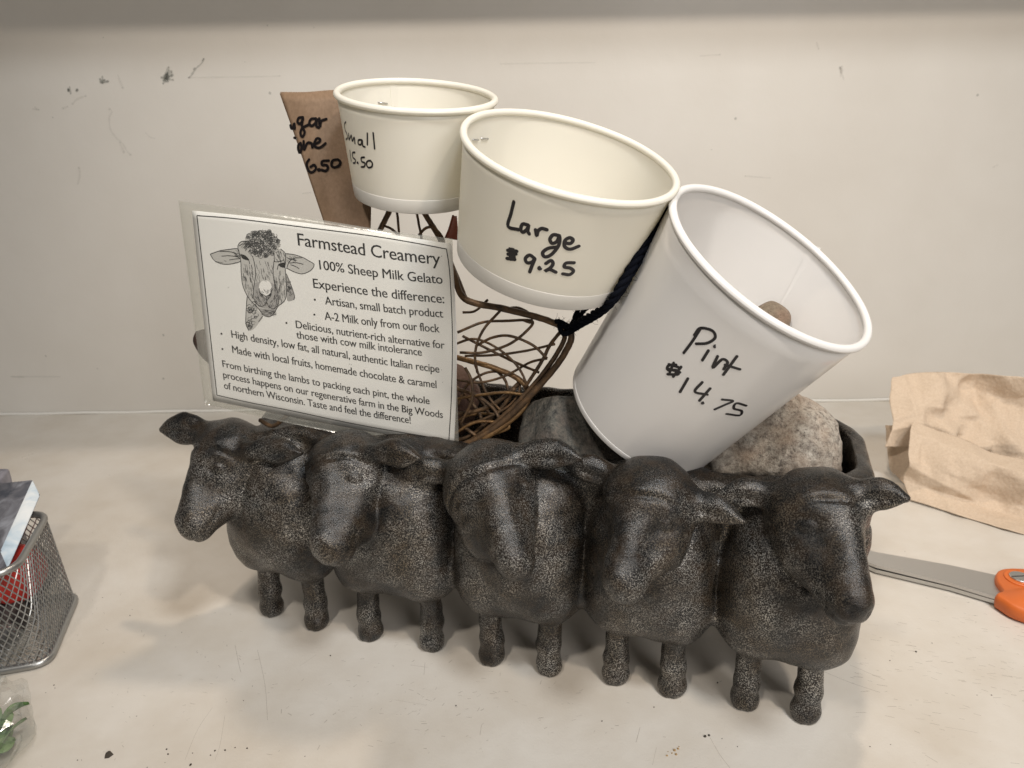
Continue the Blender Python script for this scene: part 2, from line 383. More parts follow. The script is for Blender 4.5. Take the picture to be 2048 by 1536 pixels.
# trough
put(lambda X: orc(X, (-16.3, .3, 4.3), (16.7, 10.9, 12.1), 3.6, 1.0), (-16.3, .3, 4.3), (16.7, 10.9, 12.1), .5)
for i in range(5):
    (pa, qa), (pb, qb) = LEGP[2*i], LEGP[2*i+1]; pm = (pa+pb)/2; qm = (qa+qb)/2
    wd = (pb-pa)/2+1.45
    lf = .35 if i else .1
    # chest, barrel, shoulder lobes
    put(lambda X: ellip(X, (pm, qm+.1, 7.3), (wd+.30, 2.6, 4.1)), (pm-wd-.3, qm-2.6, 3.1), (pm+wd+.3, qm+2.8, 11.5), .35)
    put(lambda X: ellip(X, (pm+.15*(i-2), qm+.5, 9.6), (wd+.05, 2.0, 2.3)), (pm-wd-.3, qm-1.6, 7.1), (pm+wd+.3, qm+2.6, 12), .4)
    put(lambda X: ellip(X, (pm, 5.6, 7.6), (wd+.2, 5.9, 4.0)), (pm-4, -.5, 3.5), (pm+4, 11.7, 11.7), .7)
    for (p_, q_) in LEGP[2*i:2*i+2]:
        put(lambda X: ellip(X, (p_, q_-.05, 5.1), (1.75, 1.75, 1.95)), (p_-1.8, q_-1.8, 3.1), (p_+1.8, q_+1.8, 7.1), .7)
    if i in (0, 4, 2, 1, 3):
        for s in (-1, 1): put(lambda X: rcone(X, (pm+s*1.5, 9.0, 0.3), (pm+s*1.5, 8.6, 5.5), .62, .75), (pm+s*1.5-.8, 7.8, -.3), (pm+s*1.5+.8, 9.8, 6), .5)
# hollow of the trough
sl = region((-15.5, 1.6, 5.2), (16, 10.2, 16)); X = coords(sl)
cav = orc(X, (-15.45, 1.75, 5.0), (15.85, 10.05, 20), 2.9, .6)
D[sl] = -smin(-D[sl], cav.astype(np.float32), .25)
# scalloped rim: cut the top
sl = region((-19, -5, 10), (20, 12, 16)); X = coords(sl)
top = (X[..., 2]-(11.95+.18*np.cos((X[..., 0]-.4)*2*math.pi/6.8)))
D[sl] = -smin(-D[sl], -top.astype(np.float32), .35)
HEADS = [  # cranium (u,v,q,r), nose (u,v,q,r), up/forehead hint, cap plane tilt
 dict(c=(462, 912, -.8, 1.95), n=(392, 1042, -3.6, 1.06), j=(482, 985, -1.2, 1.25), f=(-.55, -.75, .35), ears=[((415, 862), (-.7), (322, 856), -.6, .76, .34), ((510, 900), -1.6, (600, 903), -1.9, .62, .32)], cap=.35),
 dict(c=(700, 948, -.9, 2.2), n=(664, 1085, -4.2, 1.15), j=(732, 1035, -1.6, 1.35), f=(-.3, -.85, .4), ears=[((640, 885), .1, (552, 862), .2, .55, .3), ((755, 905), -1.5, (838, 912), -2.0, .6, .32)], cap=.4),
 dict(c=(985, 975, -.9, 2.3), n=(1028, 1115, -4.0, 1.0), j=(985, 1060, -1.9, 1.5), f=(.3, -.85, .4), ears=[((905, 945), -.6, (802, 938), -.9, .6, .32), ((1045, 908), -.7, (1160, 912), -1.0, .62, .33)], cap=.45),
 dict(c=(1300, 1006, -1.3, 2.05), n=(1246, 1160, -4.2, 1.02), j=(1310, 1085, -2.1, 1.45), f=(-.3, -.9, .4), ears=[((1232, 955), -.3, (1128, 922), -.3, .58, .32), ((1365, 1000), -1.2, (1487, 1038), -2.1, .55, .36)], cap=.45),
 dict(c=(1635, 1034, -.5, 2.12), n=(1698, 1200, -3.9, 1.0), j=(1632, 1110, -1.7, 1.4), f=(.5, -.8, .35), ears=[((1550, 990), -.4, (1432, 986), -.5, .55, .32), ((1712, 985), -.6, (1816, 992), -1.2, .58, .36)], cap=.5),
]
HFN = []; EFN = []
def sstep(x, w): return 1/(1+np.exp(-np.clip(x/w, -30, 30)))
for hd in HEADS:
    c = PQ(*hd['c'][:3]); n = PQ(*hd['n'][:3]); j = PQ(*hd['j'][:3]); rc, rn, rj = hd['c'][3], hd['n'][3], hd['j'][3]
    a = unit(n-c); f = np.array(hd['f'], float); f = unit(f-a*(f@a)); s = np.cross(a, f)
    L = np.linalg.norm(n-c)
    def hfn(X, c=c, n=n, j=j, a=a, f=f, s=s, rc=rc, rn=rn, rj=rj, L=L, cap=hd['cap']):
        d = ellip(X, c, (rc*1.02, rc*1.02, rc), (s, a, f))
        d = smin(d, rcone(X, c+a*.6+f*rc*.60, n-a*.1+f*rn*.46, rc*.34, rn*.50), .5)
        d = smin(d, rcone(X, c+a*.8-f*.30, n-f*.15, rc*.80, rn*.95), .7)
        d = smin(d, rcone(X, j, c+a*L*.75-f*.35, rj, rn*.8), .6)
        q = X-c.astype(np.float32); qa = q@a.astype(np.float32); qf = q@f.astype(np.float32); qs = q@s.astype(np.float32)
        # wool cap: proud ledge over the brow
        edge = -(qa-cap)+.10*np.cos(qs*2.2)
        d = d-.07*sstep(edge, .07)+.15*np.exp(-((edge+.07)/.09)**2)*sstep(qf-.2*rc, .25)
        # nose bridge kept, cheeks hollowed; eyes; mouth; nostrils
        for sg in (-1, 1):
            e = c+a*(cap+.80)+f*rc*.42+s*sg*rc*.80; r = np.sqrt(((q-(e-c).astype(np.float32))**2).sum(-1))
            rl = np.sqrt((((q-(e-c).astype(np.float32))@a.astype(np.float32))*1.5)**2+((q-(e-c).astype(np.float32))@f.astype(np.float32))**2+(((q-(e-c).astype(np.float32))@s.astype(np.float32)))**2*.6)
            d = d+.18*np.exp(-(rl/.80)**2)-.15*np.exp(-(rl/.36)**2)+.07*np.exp(-((rl-.50)/.12)**2)
            e = c+a*(L*.62)+f*rc*.42+s*sg*rc*.62; r = np.sqrt(((q-(e-c).astype(np.float32))**2).sum(-1)); d = d+.17*np.exp(-(r/.62)**2)
            e = n+a*rn*.72+f*rn*.28+s*sg*rn*.42; r = np.sqrt(((X-e.astype(np.float32))**2).sum(-1)); d = d+.16*np.exp(-(r/.15)**2)
        yn = (X-n.astype(np.float32))@f.astype(np.float32)+.38*rn
        d = d+.13*np.exp(-(yn/.08)**2)*sstep(qa-L*.78, .12)
        return d
    HFN.append((hfn, np.minimum(c, n)-2.6, np.maximum(c, n)+2.6))
    es = []
    for (r0, q0, t0, q1, wd, th) in hd['ears']:
        A = PQ(*r0, q0); B = PQ(*t0, q1); e0 = unit(B-A); Le = np.linalg.norm(B-A)
        t_ = unit(np.array([0, -1., .25])-e0*(np.array([0, -1., .25])@e0)); wv = np.cross(e0, t_)
        wv = wv*(1 if wv[2] > 0 else -1)
        def efn(X, A=A, B=B, e0=e0, t_=t_, wv=wv, wd=wd, th=th, Le=Le):
            q = X-((A+B)/2).astype(np.float32); u_ = (q@e0.astype(np.float32)); h_ = (q@wv.astype(np.float32)); k_ = (q@t_.astype(np.float32))
            h2 = (h_+.16*np.clip(2*u_/Le, -.3, 1)**2-.06)/np.clip(1.08-.58*np.clip(2*u_/Le+.05, 0, 1)**1.7, .4, 1.2)
            d = ellip(np.stack([u_, h2, k_], -1), (0, 0, 0), (Le*.56, wd*1.12, th*1.25))
            d = smin(d, rcone(X, A-e0*.3, A+e0*Le*.5, .46, .34), .35)
            return d+.22*np.exp(-((h2+.16)/.17)**2)*(k_ > 0)*np.clip(1.0-(2*u_/Le)**2, 0, 1)**.7
        es.append((efn, np.minimum(A, B)-.9, np.maximum(A, B)+.9))
    EFN.append(es)
LFN = []
for i, (p_, q_) in enumerate(LEGP):
    def lfn(X, p_=p_, q_=q_, i=i):
        lx = .05*math.sin(i*2.1)
        d = rcone(X, (p_+lx, q_-.12, .45), (p_, q_, 4.9), .60, .62)
        d = smin(d, ellip(X, (p_+lx, q_-.15, .35), (.66, .70, .62)), .35)
        d = smin(d, ellip(X, (p_+.08*math.cos(i*1.7), q_-.1, 1.45+.2*math.sin(i*3)), (.62, .63, .5)), .3)
        return d+.10*np.exp(-((X[..., 0]-p_-lx)/.09)**2)*(X[..., 1] < q_-.4)*np.clip(1-(X[..., 2])/.7, 0, 1)
    LFN.append((lfn, np.array([p_-.9, q_-1, -.4]), np.array([p_+.9, q_+.9, 5.6])))
for (fn, lo, hi), hd in zip(HFN, HEADS):
    sl = region(lo, hi); X = coords(sl); dh = fn(X).astype(np.float32); cz = PQ(*hd['c'][:3])[2]
    g = (.24*sstep(cz-.6-X[..., 2], .25)).astype(np.float32); pass
    D[sl] += (.09*np.exp(-((dh-.02)/.16)**2)*sstep(cz+.3-X[..., 2], .3)).astype(np.float32)
    D[sl] = smin(D[sl], dh, .14)
for es in EFN:
    for fn, lo, hi in es: put(fn, lo, hi, .5)
for fn, lo, hi in LFN: put(fn, lo, hi, .28)
# cast surface: slight lumps
Xa, Ya, Za = np.meshgrid(*ax, indexing='ij', sparse=True)
D += (.035*np.sin(1.9*Xa+1.3*Ya+.4)*np.sin(2.3*Za+.7*Xa)+.022*np.sin(4.1*Xa-2.7*Za)*np.sin(3.3*Ya+3.9*Za)).astype(np.float32)
D = np.maximum(D, -Za.astype(np.float32)+.0)
def surface_nets(D):
    nx, ny, nz = D.shape; neg = D < 0
    cnt = np.zeros((nx-1, ny-1, nz-1), np.int8)
    for i in (0, 1):
        for j in (0, 1):
            for k in (0, 1): cnt += neg[i:nx-1+i, j:ny-1+j, k:nz-1+k]
    act = (cnt > 0) & (cnt < 8); I = np.argwhere(act); idx = np.full(act.shape, -1, np.int64); idx[act] = np.arange(len(I))
    acc = np.zeros((len(I), 3)); m_ = np.zeros(len(I))
    for a in range(3):
        o = [b for b in range(3) if b != a]
        for s0 in (0, 1):
            for s1 in (0, 1):
                A = np.zeros(3, int); A[o[0]] = s0; A[o[1]] = s1; B = A.copy(); B[a] = 1
                da = D[tuple((I+A).T)]; db = D[tuple((I+B).T)]; cr = (da < 0) != (db < 0)
                t = np.where(cr, da/(da-db+1e-12*(da == db)), 0)
                P = (I+A).astype(float); P[:, a] += t; acc[cr] += P[cr]; m_[cr] += 1
    V = acc/m_[:, None]; Fs = []
    for a in range(3):
        b, c = (a+1) % 3, (a+2) % 3
        sA = [slice(None)]*3; sB = [slice(None)]*3; sA[a] = slice(0, -1); sB[a] = slice(1, None)
        d0 = neg[tuple(sA)]; d1 = neg[tuple(sB)]; E = np.argwhere(d0 != d1)
        E = E[(E[:, b] > 0) & (E[:, c] > 0) & (E[:, b] < D.shape[b]-1) & (E[:, c] < D.shape[c]-1)]
        eb = np.zeros(3, int); eb[b] = 1; ec = np.zeros(3, int); ec[c] = 1
        q = np.stack([idx[tuple(E.T)], idx[tuple((E-eb).T)], idx[tuple((E-eb-ec).T)], idx[tuple((E-ec).T)]], 1)
        fl = d0[tuple(E.T)]; q[~fl] = q[~fl][:, ::-1]; Fs.append(q)
    return V, np.vstack(Fs)
V, Q = surface_nets(D)
V = LO+V*H
# labels: 0 body, 1..5 heads, 6.. ears, 20.. legs
lab = np.zeros(len(V), int)
Vf = V.astype(np.float32)
for i, (fn, lo, hi) in enumerate(HFN):
    s_ = ((V > lo) & (V < hi)).all(1); k = np.where(s_)[0]; lab[k[np.abs(fn(Vf[k])) < .12]] = 1+i
for i, es in enumerate(EFN):
    for j, (fn, lo, hi) in enumerate(es):
        k = np.where(((V > lo) & (V < hi)).all(1))[0]; lab[k[np.abs(fn(Vf[k])) < .16]] = 6+2*i+j
for i, (fn, lo, hi) in enumerate(LFN):
    k = np.where(((V > lo) & (V < hi-np.array([0, 0, 1.2]))).all(1))[0]; lab[k[np.abs(fn(Vf[k])) < .13]] = 20+i
# smooth vertex normals of the whole casting, shared by the parts
A_ = V[Q[:, 2]]-V[Q[:, 0]]; B_ = V[Q[:, 3]]-V[Q[:, 1]]; FN = np.cross(A_, B_)
VN = np.zeros_like(V)
for k in range(4):
    for a in range(3): VN[:, a] += np.bincount(Q[:, k], FN[:, a], len(V))
VN /= np.linalg.norm(VN, axis=1)[:, None]+1e-12
# outward?
if ((V[:, 0] > 16) * VN[:, 0]).sum() < 0: VN = -VN; Q = Q[:, ::-1]
Wd = PO+V[:, :1]*PU+V[:, 1:2]*PV+V[:, 2:]*PZ; WN = VN[:, :1]*PU+VN[:, 1:2]*PV+VN[:, 2:]*PZ
planter = thing('sheep_planter', 'dark bronze cast planter shaped as a row of five sheep standing on ten short legs', 'planter', PO)
fl = lab[Q]; fl = np.sort(fl, 1)[:, 1]
def piece(name, sel, parent, label=None):
    q = Q[sel]; u_, inv = np.unique(q, return_inverse=True)
    return mesh(name, Wd[u_], inv.reshape(q.shape), M_CAST, parent, True, None, label, WN[u_])
piece('trough_body', fl == 0, planter)
hl = ['sheep head looking left with one ear out to the side', 'sheep head with its nose to the lower left', 'sheep head with narrow nose ridge in the middle of the row',
      'sheep head with raised round crown beneath the tall cup', 'sheep head at the right end looking down to the right']
for i in range(5):
    h_ = piece('sheep_head', fl == 1+i, planter, hl[i])
    for j in range(2):
        if (fl == 6+2*i+j).any(): piece('ear', fl == 6+2*i+j, h_)
for i in range(10): piece('leg', fl == 20+i, planter)

# ------------------------------------------------------------------ stones
def rock(name, label, c, R, mat, seed, planes=14, axes=None, sub=5, lump=.05, cat='stone', sh=14.0, dm=.78):
    rg = np.random.default_rng(seed); bm = bmesh.new(); bmesh.ops.create_icosphere(bm, subdivisions=sub, radius=1)
    N = rg.normal(size=(planes, 3)); N /= np.linalg.norm(N, axis=1)[:, None]; dd = dm+(.96-dm)*rg.random(planes)
    V = []
    for v in bm.verts:
        n = np.array(v.co); t = np.maximum(N@n, .05); r = (np.sum((dd/t)**-sh)+1)**(-1/sh)
        r *= 1+lump*noise.noise(Vector(n*2.2+seed))+lump*.35*noise.noise(Vector(n*6+seed))+lump*.12*noise.noise(Vector(n*17+seed))
        p = n*r*np.asarray(R); 
        if axes is not None: p = axes.T@p
        V.append(np.asarray(c)+p)
    Fc = [[v.index for v in f.verts] for f in bm.faces]; bm.free()
    o = mesh(name, V, Fc, mat, None, True, c); tag(o, label, cat); return o
rock('granite_stone', 'pale speckled granite stone in the right end of the planter', at(1528, 912, d=39.2), (3.75, 3.2, 3.4), M_GRANITE, 5, 12, sh=40.0, dm=.62, lump=.10)
rock('dark_stone', 'dark mossy wedge of rock behind the lower left of the tall cup', at(1150, 905, d=39.6), (3.4, 2.6, 3.9), M_DARKROCK, 14, 11, sh=40.0, dm=.55)
rock('red_brown_stone', 'smooth reddish brown stone beside the right edge of the card', at(905, 800, d=44.5), (1.7, 1.6, 2.2), M_REDSTONE, 21, 8)
rock('brown_stone', 'dull brown stone lying low in the planter behind the card', at(700, 850, d=45), (3.2, 2.2, 2.4), M_REDSTONE, 8, 8)

# ------------------------------------------------------------------ cups
def pert(x, y, ph): return (.035*np.sin(2*x+ph)+.012*np.sin(3*x+1.7*ph)+.007*np.sin(7*x+5*y))*y
def cup(name, label, rimc, axis, R, rb, h, mat, matb, rr, group=None, seam_px=None, baseband=.145):
    a = unit(axis); e = unit(np.cross(a, [0, 1, .1])); f = np.cross(a, e); rimc = np.asarray(rimc, float); b = rimc-a*h
    t = thing(name, label, 'paper cup', b, 'paper size cups with handwritten prices')
    n = 128
    Rw = R-rr*.9
    ph = rimc[0]
    def ring(r, y): return [b+a*y+(r+pert(x, y/h, ph)*min(1, r))*(math.cos(x)*e+math.sin(x)*f) for x in np.linspace(0, 2*math.pi, n, endpoint=False)]
    def rad(y): return rb+(Rw-rb)*y/h
    def lathe(nm, prof, m_, lbl=None):
        V = []; 
        for r, y in prof: V += ring(r, y)
        return mesh(nm, V, grid_faces(len(prof), n, True), m_, t, True, None, lbl)
    yb = h*baseband; th = .05
    lathe('side_wall', [(rad(yb), yb)]+[(rad(y), y) for y in np.linspace(yb+.05, h-.05, 10)]+[(rad(h-.04)-th, h-.04)]+[(rad(y)-th, y) for y in np.linspace(h-.1, yb, 10)]+[(rad(yb), yb)], mat)
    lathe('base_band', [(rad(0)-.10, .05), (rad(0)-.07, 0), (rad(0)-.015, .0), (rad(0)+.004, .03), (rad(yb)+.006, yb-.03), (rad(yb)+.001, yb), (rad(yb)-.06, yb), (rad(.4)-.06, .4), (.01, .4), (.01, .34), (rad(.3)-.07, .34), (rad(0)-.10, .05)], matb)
    pr = [(R-rr+rr*math.cos(x), h+.02+rr*.95*math.sin(x)) for x in np.linspace(0, 2*math.pi, 17)]
    lathe('rolled_rim', pr, mat)
    S_ = dict(ph=ph, a=a, b=b, e=e, f=f, h=h, rb=rb, Rw=Rw, t=t, th=th)
    return S_
def cone_hit(S_, u, v, far=False):
    r = ray(u, v); T = np.linspace(24, 48, 1600); Xp = CAM+T[:, None]*r
    def g(Xp):
        q = Xp-S_['b']; y = q@S_['a']; w_ = q-y[:, None]*S_['a']; rd = np.linalg.norm(w_, axis=1); rd = rd-pert(np.arctan2(w_@S_['f'], w_@S_['e']), y/S_['h'], S_['ph'])
        return rd-(S_['rb']+(S_['Rw']-S_['rb'])*y/S_['h'])+(S_['th'] if far else 0), y
    G, y = g(Xp); sc = np.where((G[:-1] < 0) != (G[1:] < 0))[0]
    if len(sc) == 0: return None
    k = sc[-1] if far else sc[0]; t = T[k]+(T[k+1]-T[k])*G[k]/(G[k]-G[k+1]); P = CAM+t*r
    q = P-S_['b']; yy = q@S_['a']; n = unit(q-yy*S_['a']); return P, (-n if far else n)
def write(name, S_, strokes, width, conv, label=None, far=False, mat=None):
    mb = MB()
    for s in strokes:
        P = [conv(*p) for p in s]; P = catmull(P, 6) if len(P) > 1 else np.array(P)
        H_ = [cone_hit(S_, u, v, far) for u, v in P]; H_ = [h_ for h_ in H_ if h_ is not None]
        if not H_: continue
        wv = width*(1.5 if len(P) == 1 else 1)
        ribbon([h_[0] for h_ in H_], [h_[1] for h_ in H_], wv, mb)
    return mesh(name, mb.v, mb.f, mat or M_INK, S_['t'], False, None, label)
C1 = lambda x, y: (540+x/4.096, 140+y/4.097)
C1S = lambda x, y: (543.5+x/4.15, 140+y/4.097)
C3 = lambda x, y: (880+x/2.954, 400+y/2.954)
C4 = lambda x, y: (900+x/2.0209, 200+y/2.0209)
k_ = .925
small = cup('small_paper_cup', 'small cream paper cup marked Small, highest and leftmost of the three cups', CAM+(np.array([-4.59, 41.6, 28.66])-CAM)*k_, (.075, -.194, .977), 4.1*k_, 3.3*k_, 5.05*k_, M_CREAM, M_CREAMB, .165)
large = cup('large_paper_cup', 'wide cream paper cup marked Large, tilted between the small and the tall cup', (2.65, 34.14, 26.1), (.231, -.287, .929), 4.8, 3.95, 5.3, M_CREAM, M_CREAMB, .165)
pint = cup('pint_paper_cup', 'tall white paper cup marked Pint, leaning to the right with a pebble inside', CAM+(np.array([10.47, 30.69, 21.98])-CAM)*1.045, (.454, -.359, .815), 5.1, 3.95, 9.9, M_WHITE, M_WHITE, .18, baseband=.03)
write('handwriting', large, [[(437, 10), (420, 80), (403, 155), (465, 175)], [(522, 148), (490, 142), (478, 170), (490, 190), (515, 172), (524, 148), (519, 182), (528, 200)],
      [(565, 175), (572, 210), (580, 182), (602, 168), (632, 175)], [(705, 210), (670, 205), (650, 230), (662, 255), (690, 245), (706, 215), (702, 265), (660, 320), (620, 335), (607, 310), (640, 285), (695, 277)],
      [(735, 252), (770, 256), (786, 236), (765, 222), (738, 240), (737, 275), (770, 290), (820, 272)]], .150, C3)
write('handwriting', large, [[(400, 297), (455, 302)], [(402, 320), (450, 318)], [(396, 345), (443, 350)], [(414, 288), (417, 350)], [(434, 292), (440, 352)], [(426, 290), (426, 350)],
      [(560, 345), (530, 325), (505, 345), (515, 370), (545, 366), (561, 345), (545, 385), (530, 425)], [(590, 402)], [(625, 375), (655, 357), (668, 375), (652, 400), (620, 420), (648, 410), (685, 426)],
      [(792, 370), (745, 372), (735, 395), (770, 402), (788, 420), (765, 440), (725, 435)]], .150, C3)
write('handwriting', pint, [[(1012, 925), (980, 975), (945, 1022)], [(988, 950), (1012, 922), (1060, 932), (1072, 960), (1040, 982), (995, 985)], [(1045, 1012), (1020, 1052)], [(1072, 995)],
      [(1082, 1035), (1062, 1082), (1100, 1048), (1122, 1060), (1106, 1088)], [(1160, 1035), (1105, 1110)], [(1112, 1070), (1172, 1088)]], .118, C4)
write('handwriting', pint, [[(915, 1070), (885, 1072), (880, 1090), (915, 1092), (922, 1108), (880, 1108)], [(905, 1062), (888, 1100)], [(935, 1078), (902, 1118)], [(885, 1068), (925, 1080)], [(878, 1085), (930, 1100)], [(962, 1125), (930, 1180)],
      [(1020, 1140), (990, 1178), (1040, 1190)], [(1052, 1165), (1008, 1215)], [(1022, 1224)], [(1100, 1210), (1143, 1216), (1110, 1232), (1070, 1250)], [(1197, 1235), (1158, 1225), (1147, 1246), (1178, 1256), (1170, 1274), (1118, 1268)]], .118, C4)
write('handwriting', small, [[(617, 425), (605, 445), (611, 490), (624, 520), (630, 555), (617, 569)], [(640, 520), (643, 572), (662, 535), (670, 582), (686, 552), (692, 602)],
      [(747, 572), (722, 575), (720, 605), (742, 610), (752, 575), (757, 620), (775, 630)], [(795, 518), (795, 612)], [(843, 515), (855, 645)]], .085, C1S)
write('handwriting', small, [[(650, 660), (661, 745)], [(692, 675), (672, 680), (675, 715), (696, 737), (692, 760), (678, 762)], [(718, 760)], [(770, 715), (745, 720), (748, 750), (774, 762), (770, 790), (745, 795)],
      [(820, 742), (797, 747), (787, 770), (802, 798), (830, 793), (836, 765), (820, 742)]], .088, C1S)
def staple(S_, p0, p1):
    A, nA = cone_hit(S_, *p0, far=True); B, nB = cone_hit(S_, *p1, far=True)
    mb = tube([A-nA*.08, A+nA*.05, B+nB*.05, B-nB*.08], .035, 6); mesh('staple', mb.v, mb.f, M_STEEL, S_['t'])
staple(small, (756, 204.5), (774, 206.5)); staple(small, (738, 213.0), (747, 209.0))
staple(large, (945, 279), (955, 279)); staple(large, (962, 276), (975, 277))
def seam(S_, pts):
    mb = MB(); H_ = [cone_hit(S_, u, v, True) for u, v in catmull(pts, 8)]; H_ = [h for h in H_ if h]
    P = np.array([h[0] for h in H_]); N = np.array([h[1] for h in H_]); s = unit(np.cross(N[0], P[-1]-P[0]))
    # overlap of the board: a strip 1.1 cm wide standing 0.2 mm proud
    V = []
    for p, n in zip(P, N): V += [p-n*.01, p+n*.022, p+s*.35+n*.022, p+s*.5-n*.01]
    mb.add(V, [[4*i+k, 4*i+k+1, 4*i+k+5, 4*i+k+4] for i in range(len(P)-1) for k in range(3)])
    mesh('seam', mb.v, mb.f, M_WHITE if S_ is pint else M_CREAM, S_['t'], False)
seam(small, [(780, 165), (781, 190), (783, 213)]); seam(pint, [(1622, 487), (1570, 590), (1530, 660)])
pc = pint['b']+pint['a']*1.55+(pint['e']*0+pint['f']*0)
rock('pebble', 'small brown pebble inside the tall white cup', sum(np.array(v_)*k for v_, k in zip(cone_hit(pint, 1560, 640, True), (1, .85))), (.95, .95, .95), M_BROWNSTONE, 31, 8, sub=4)

# ------------------------------------------------------------------ kraft paper sleeve
sleeve = thing('paper_cone_sleeve', 'folded brown paper cone sleeve with black marker writing behind the small cup', 'paper sleeve', at(690, 446, d=40))
def patch(rows, nu, nv):
    """rows of 3D control points -> smooth grid"""
    R1 = np.array([catmull(r, nu) for r in rows]); return np.stack([catmull(R1[:, j], nv) for j in range(R1.shape[1])], 1)
SD = 39.0
def sl_rows(dz): return [[at(559.5, 187-(3 if dz > .3 else 0), d=SD+dz*.2), at(612, 187-(3 if dz > .3 else 0), d=SD+dz*.9-.25), at(668, 187-(7 if dz > .3 else 0), d=SD+dz-.1), at(735, 190-(8 if dz > .3 else 0), d=SD+dz*.3+.3)],
        [at(598, 296, d=SD+dz*.2), at(640, 300, d=SD+dz*.8-.2), at(690, 300, d=SD+dz), at(742, 303, d=SD+dz*.3+.3)],
        [at(647, 442, d=SD+dz*.2), at(675, 445, d=SD+dz*.6-.15), at(705, 446, d=SD+dz*.7), at(741, 446, d=SD+dz*.3+.2)],
        [at(676, 530, d=SD+dz*.2), at(695, 530, d=SD+dz*.4-.1), at(712, 530, d=SD+dz*.4), at(736, 530, d=SD+dz*.2+.1)]]
GF = patch(sl_rows(0), 6, 6); GB = patch(sl_rows(1.0), 6, 6)
mesh('front_sheet', *solid_sheet(GF, .03), M_KRAFT, sleeve); mesh('back_sheet', *solid_sheet(GB+np.array([0, .08, 0]), .03), M_KRAFT, sleeve)
def grid_locate(G, u, v):
    n, m, _ = G.shape; Pp = px(G.reshape(-1, 3)).reshape(n, m, 2)
    best = None
    for i in range(n-1):
        for j in range(m-1):
            a, b, c = Pp[i, j], Pp[i, j+1], Pp[i+1, j]
            for tri, base in (((a, b, c), (i, j, 0)), ((Pp[i+1, j+1], c, b), (i, j, 1))):
                Mx = np.array([tri[1]-tri[0], tri[2]-tri[0]]).T; dt = np.linalg.det(Mx)
                if abs(dt) < 1e-9: continue
                s, t = np.linalg.solve(Mx, np.array([u, v])-tri[0])
                out = max(0, -s, -t, s+t-1)
                if best is None or out < best[0]:
                    if base[2] == 0: P = G[i, j]+s*(G[i, j+1]-G[i, j])+t*(G[i+1, j]-G[i, j])
                    else: P = G[i+1, j+1]+s*(G[i+1, j]-G[i+1, j+1])+t*(G[i, j+1]-G[i+1, j+1])
                    N = unit(np.cross(G[i, j+1]-G[i, j], G[i+1, j]-G[i, j])); N = N if N@(CAM-P) > 0 else -N
                    best = (out, P, N)
    return (best[1], best[2]) if best[0] < .25 else None
mb = MB()
for s in [[(172, 455), (180, 482), (193, 476), (203, 440), (208, 482)], [(275, 390), (240, 395), (231, 430), (255, 440), (276, 400), (266, 460), (288, 510), (272, 548), (255, 525), (267, 480), (320, 450)],
          [(378, 400), (340, 405), (325, 440), (345, 460), (375, 435), (386, 400), (382, 460), (402, 475)], [(405, 400), (411, 470), (421, 422), (462, 405)], [(197, 555), (215, 562)],
          [(255, 600), (236, 620), (237, 670), (250, 682), (263, 640), (255, 600)], [(280, 585), (285, 655), (311, 600), (345, 605), (351, 636)], [(360, 612), (405, 592), (411, 570), (385, 565), (365, 610), (381, 635), (415, 637), (456, 604)],
          [(262, 760), (290, 830)], [(325, 735), (305, 770), (320, 825), (350, 840), (381, 810), (366, 780), (337, 795)], [(405, 820)], [(482, 745), (432, 750), (430, 780), (465, 782), (476, 810), (457, 830), (425, 820)],
          [(555, 735), (515, 745), (505, 785), (530, 801), (566, 785), (576, 755), (555, 735)]]:
    P = [C1(*p) for p in s]; P = catmull(P, 5) if len(P) > 1 else np.array(P)
    L_ = [q for q in (grid_locate(GF, u, v) for u, v in P) if q]
    if len(L_) < (1 if len(P) == 1 else 2): continue
    ribbon([l[0] for l in L_], [l[1] for l in L_], .135*(1.5 if len(P) == 1 else 1), mb, .06)
mesh('handwriting', mb.v, mb.f, M_INKM, sleeve, False)

# ------------------------------------------------------------------ laminated card
TL, TR, BR, BL = at(357, 402, Y=37.9), at(905, 478, Y=36.4), at(918, 906, Y=36.9), at(409, 808, Y=38.6)
cardn = unit(np.cross(TR-TL, BL-TL)); cardn = cardn if cardn[1] < 0 else -cardn
CW = (np.linalg.norm(TR-TL)+np.linalg.norm(BR-BL))/2; CH = (np.linalg.norm(BL-TL)+np.linalg.norm(BR-TR))/2
upv = unit(TL-BL)
def card(s, t, off=0.0):
    """s to the right 0..1, t down 0..1"""
    P = (1-t)*((1-s)*TL+s*TR)+t*((1-s)*BL+s*BR)
    b = math.sin(math.pi*min(max(s, 0), 1))
    P = P+cardn*(.35*b*(1-.5*t)+.10*math.sin(3*math.pi*s)*(1-t))+upv*(.13*b*(1-t)-.10*b*t+.05*math.sin(s*2*math.pi+.4)*(1-t))
    return P+cardn*off
def card_inv(u, v):
    x = np.array([.5, .5])
    for _ in range(12):
        p0 = px(card(*x)); J = np.stack([(px(card(x[0]+1e-3, x[1]))-p0)/1e-3, (px(card(x[0], x[1]+1e-3))-p0)/1e-3], 1)
        x = x+np.linalg.solve(J, np.array([u, v])-p0)
    return x
sign = thing('laminated_card', 'laminated white card about sheep milk gelato leaning on the sheep heads', 'sign', (BL+BR)/2)
def sheet_mesh(name, s0, s1, t0, t1, off, thick, mat, n=40, m_=24, rag=0):
    G = np.array([[card(s0+(s1-s0)*i/n, t0+(t1-t0)*j/m_, off) for j in range(m_+1)] for i in range(n+1)])
    return mesh(name, *solid_sheet(G, thick), mat, sign)
pa = card_inv(385, 424); pb = card_inv(900, 876); pc_ = card_inv(428, 796)
def poly_at(pts, t):
    x = t*(len(pts)-1); i = min(int(x), len(pts)-2); return np.array(pts[i])+(np.array(pts[i+1])-np.array(pts[i]))*(x-i)
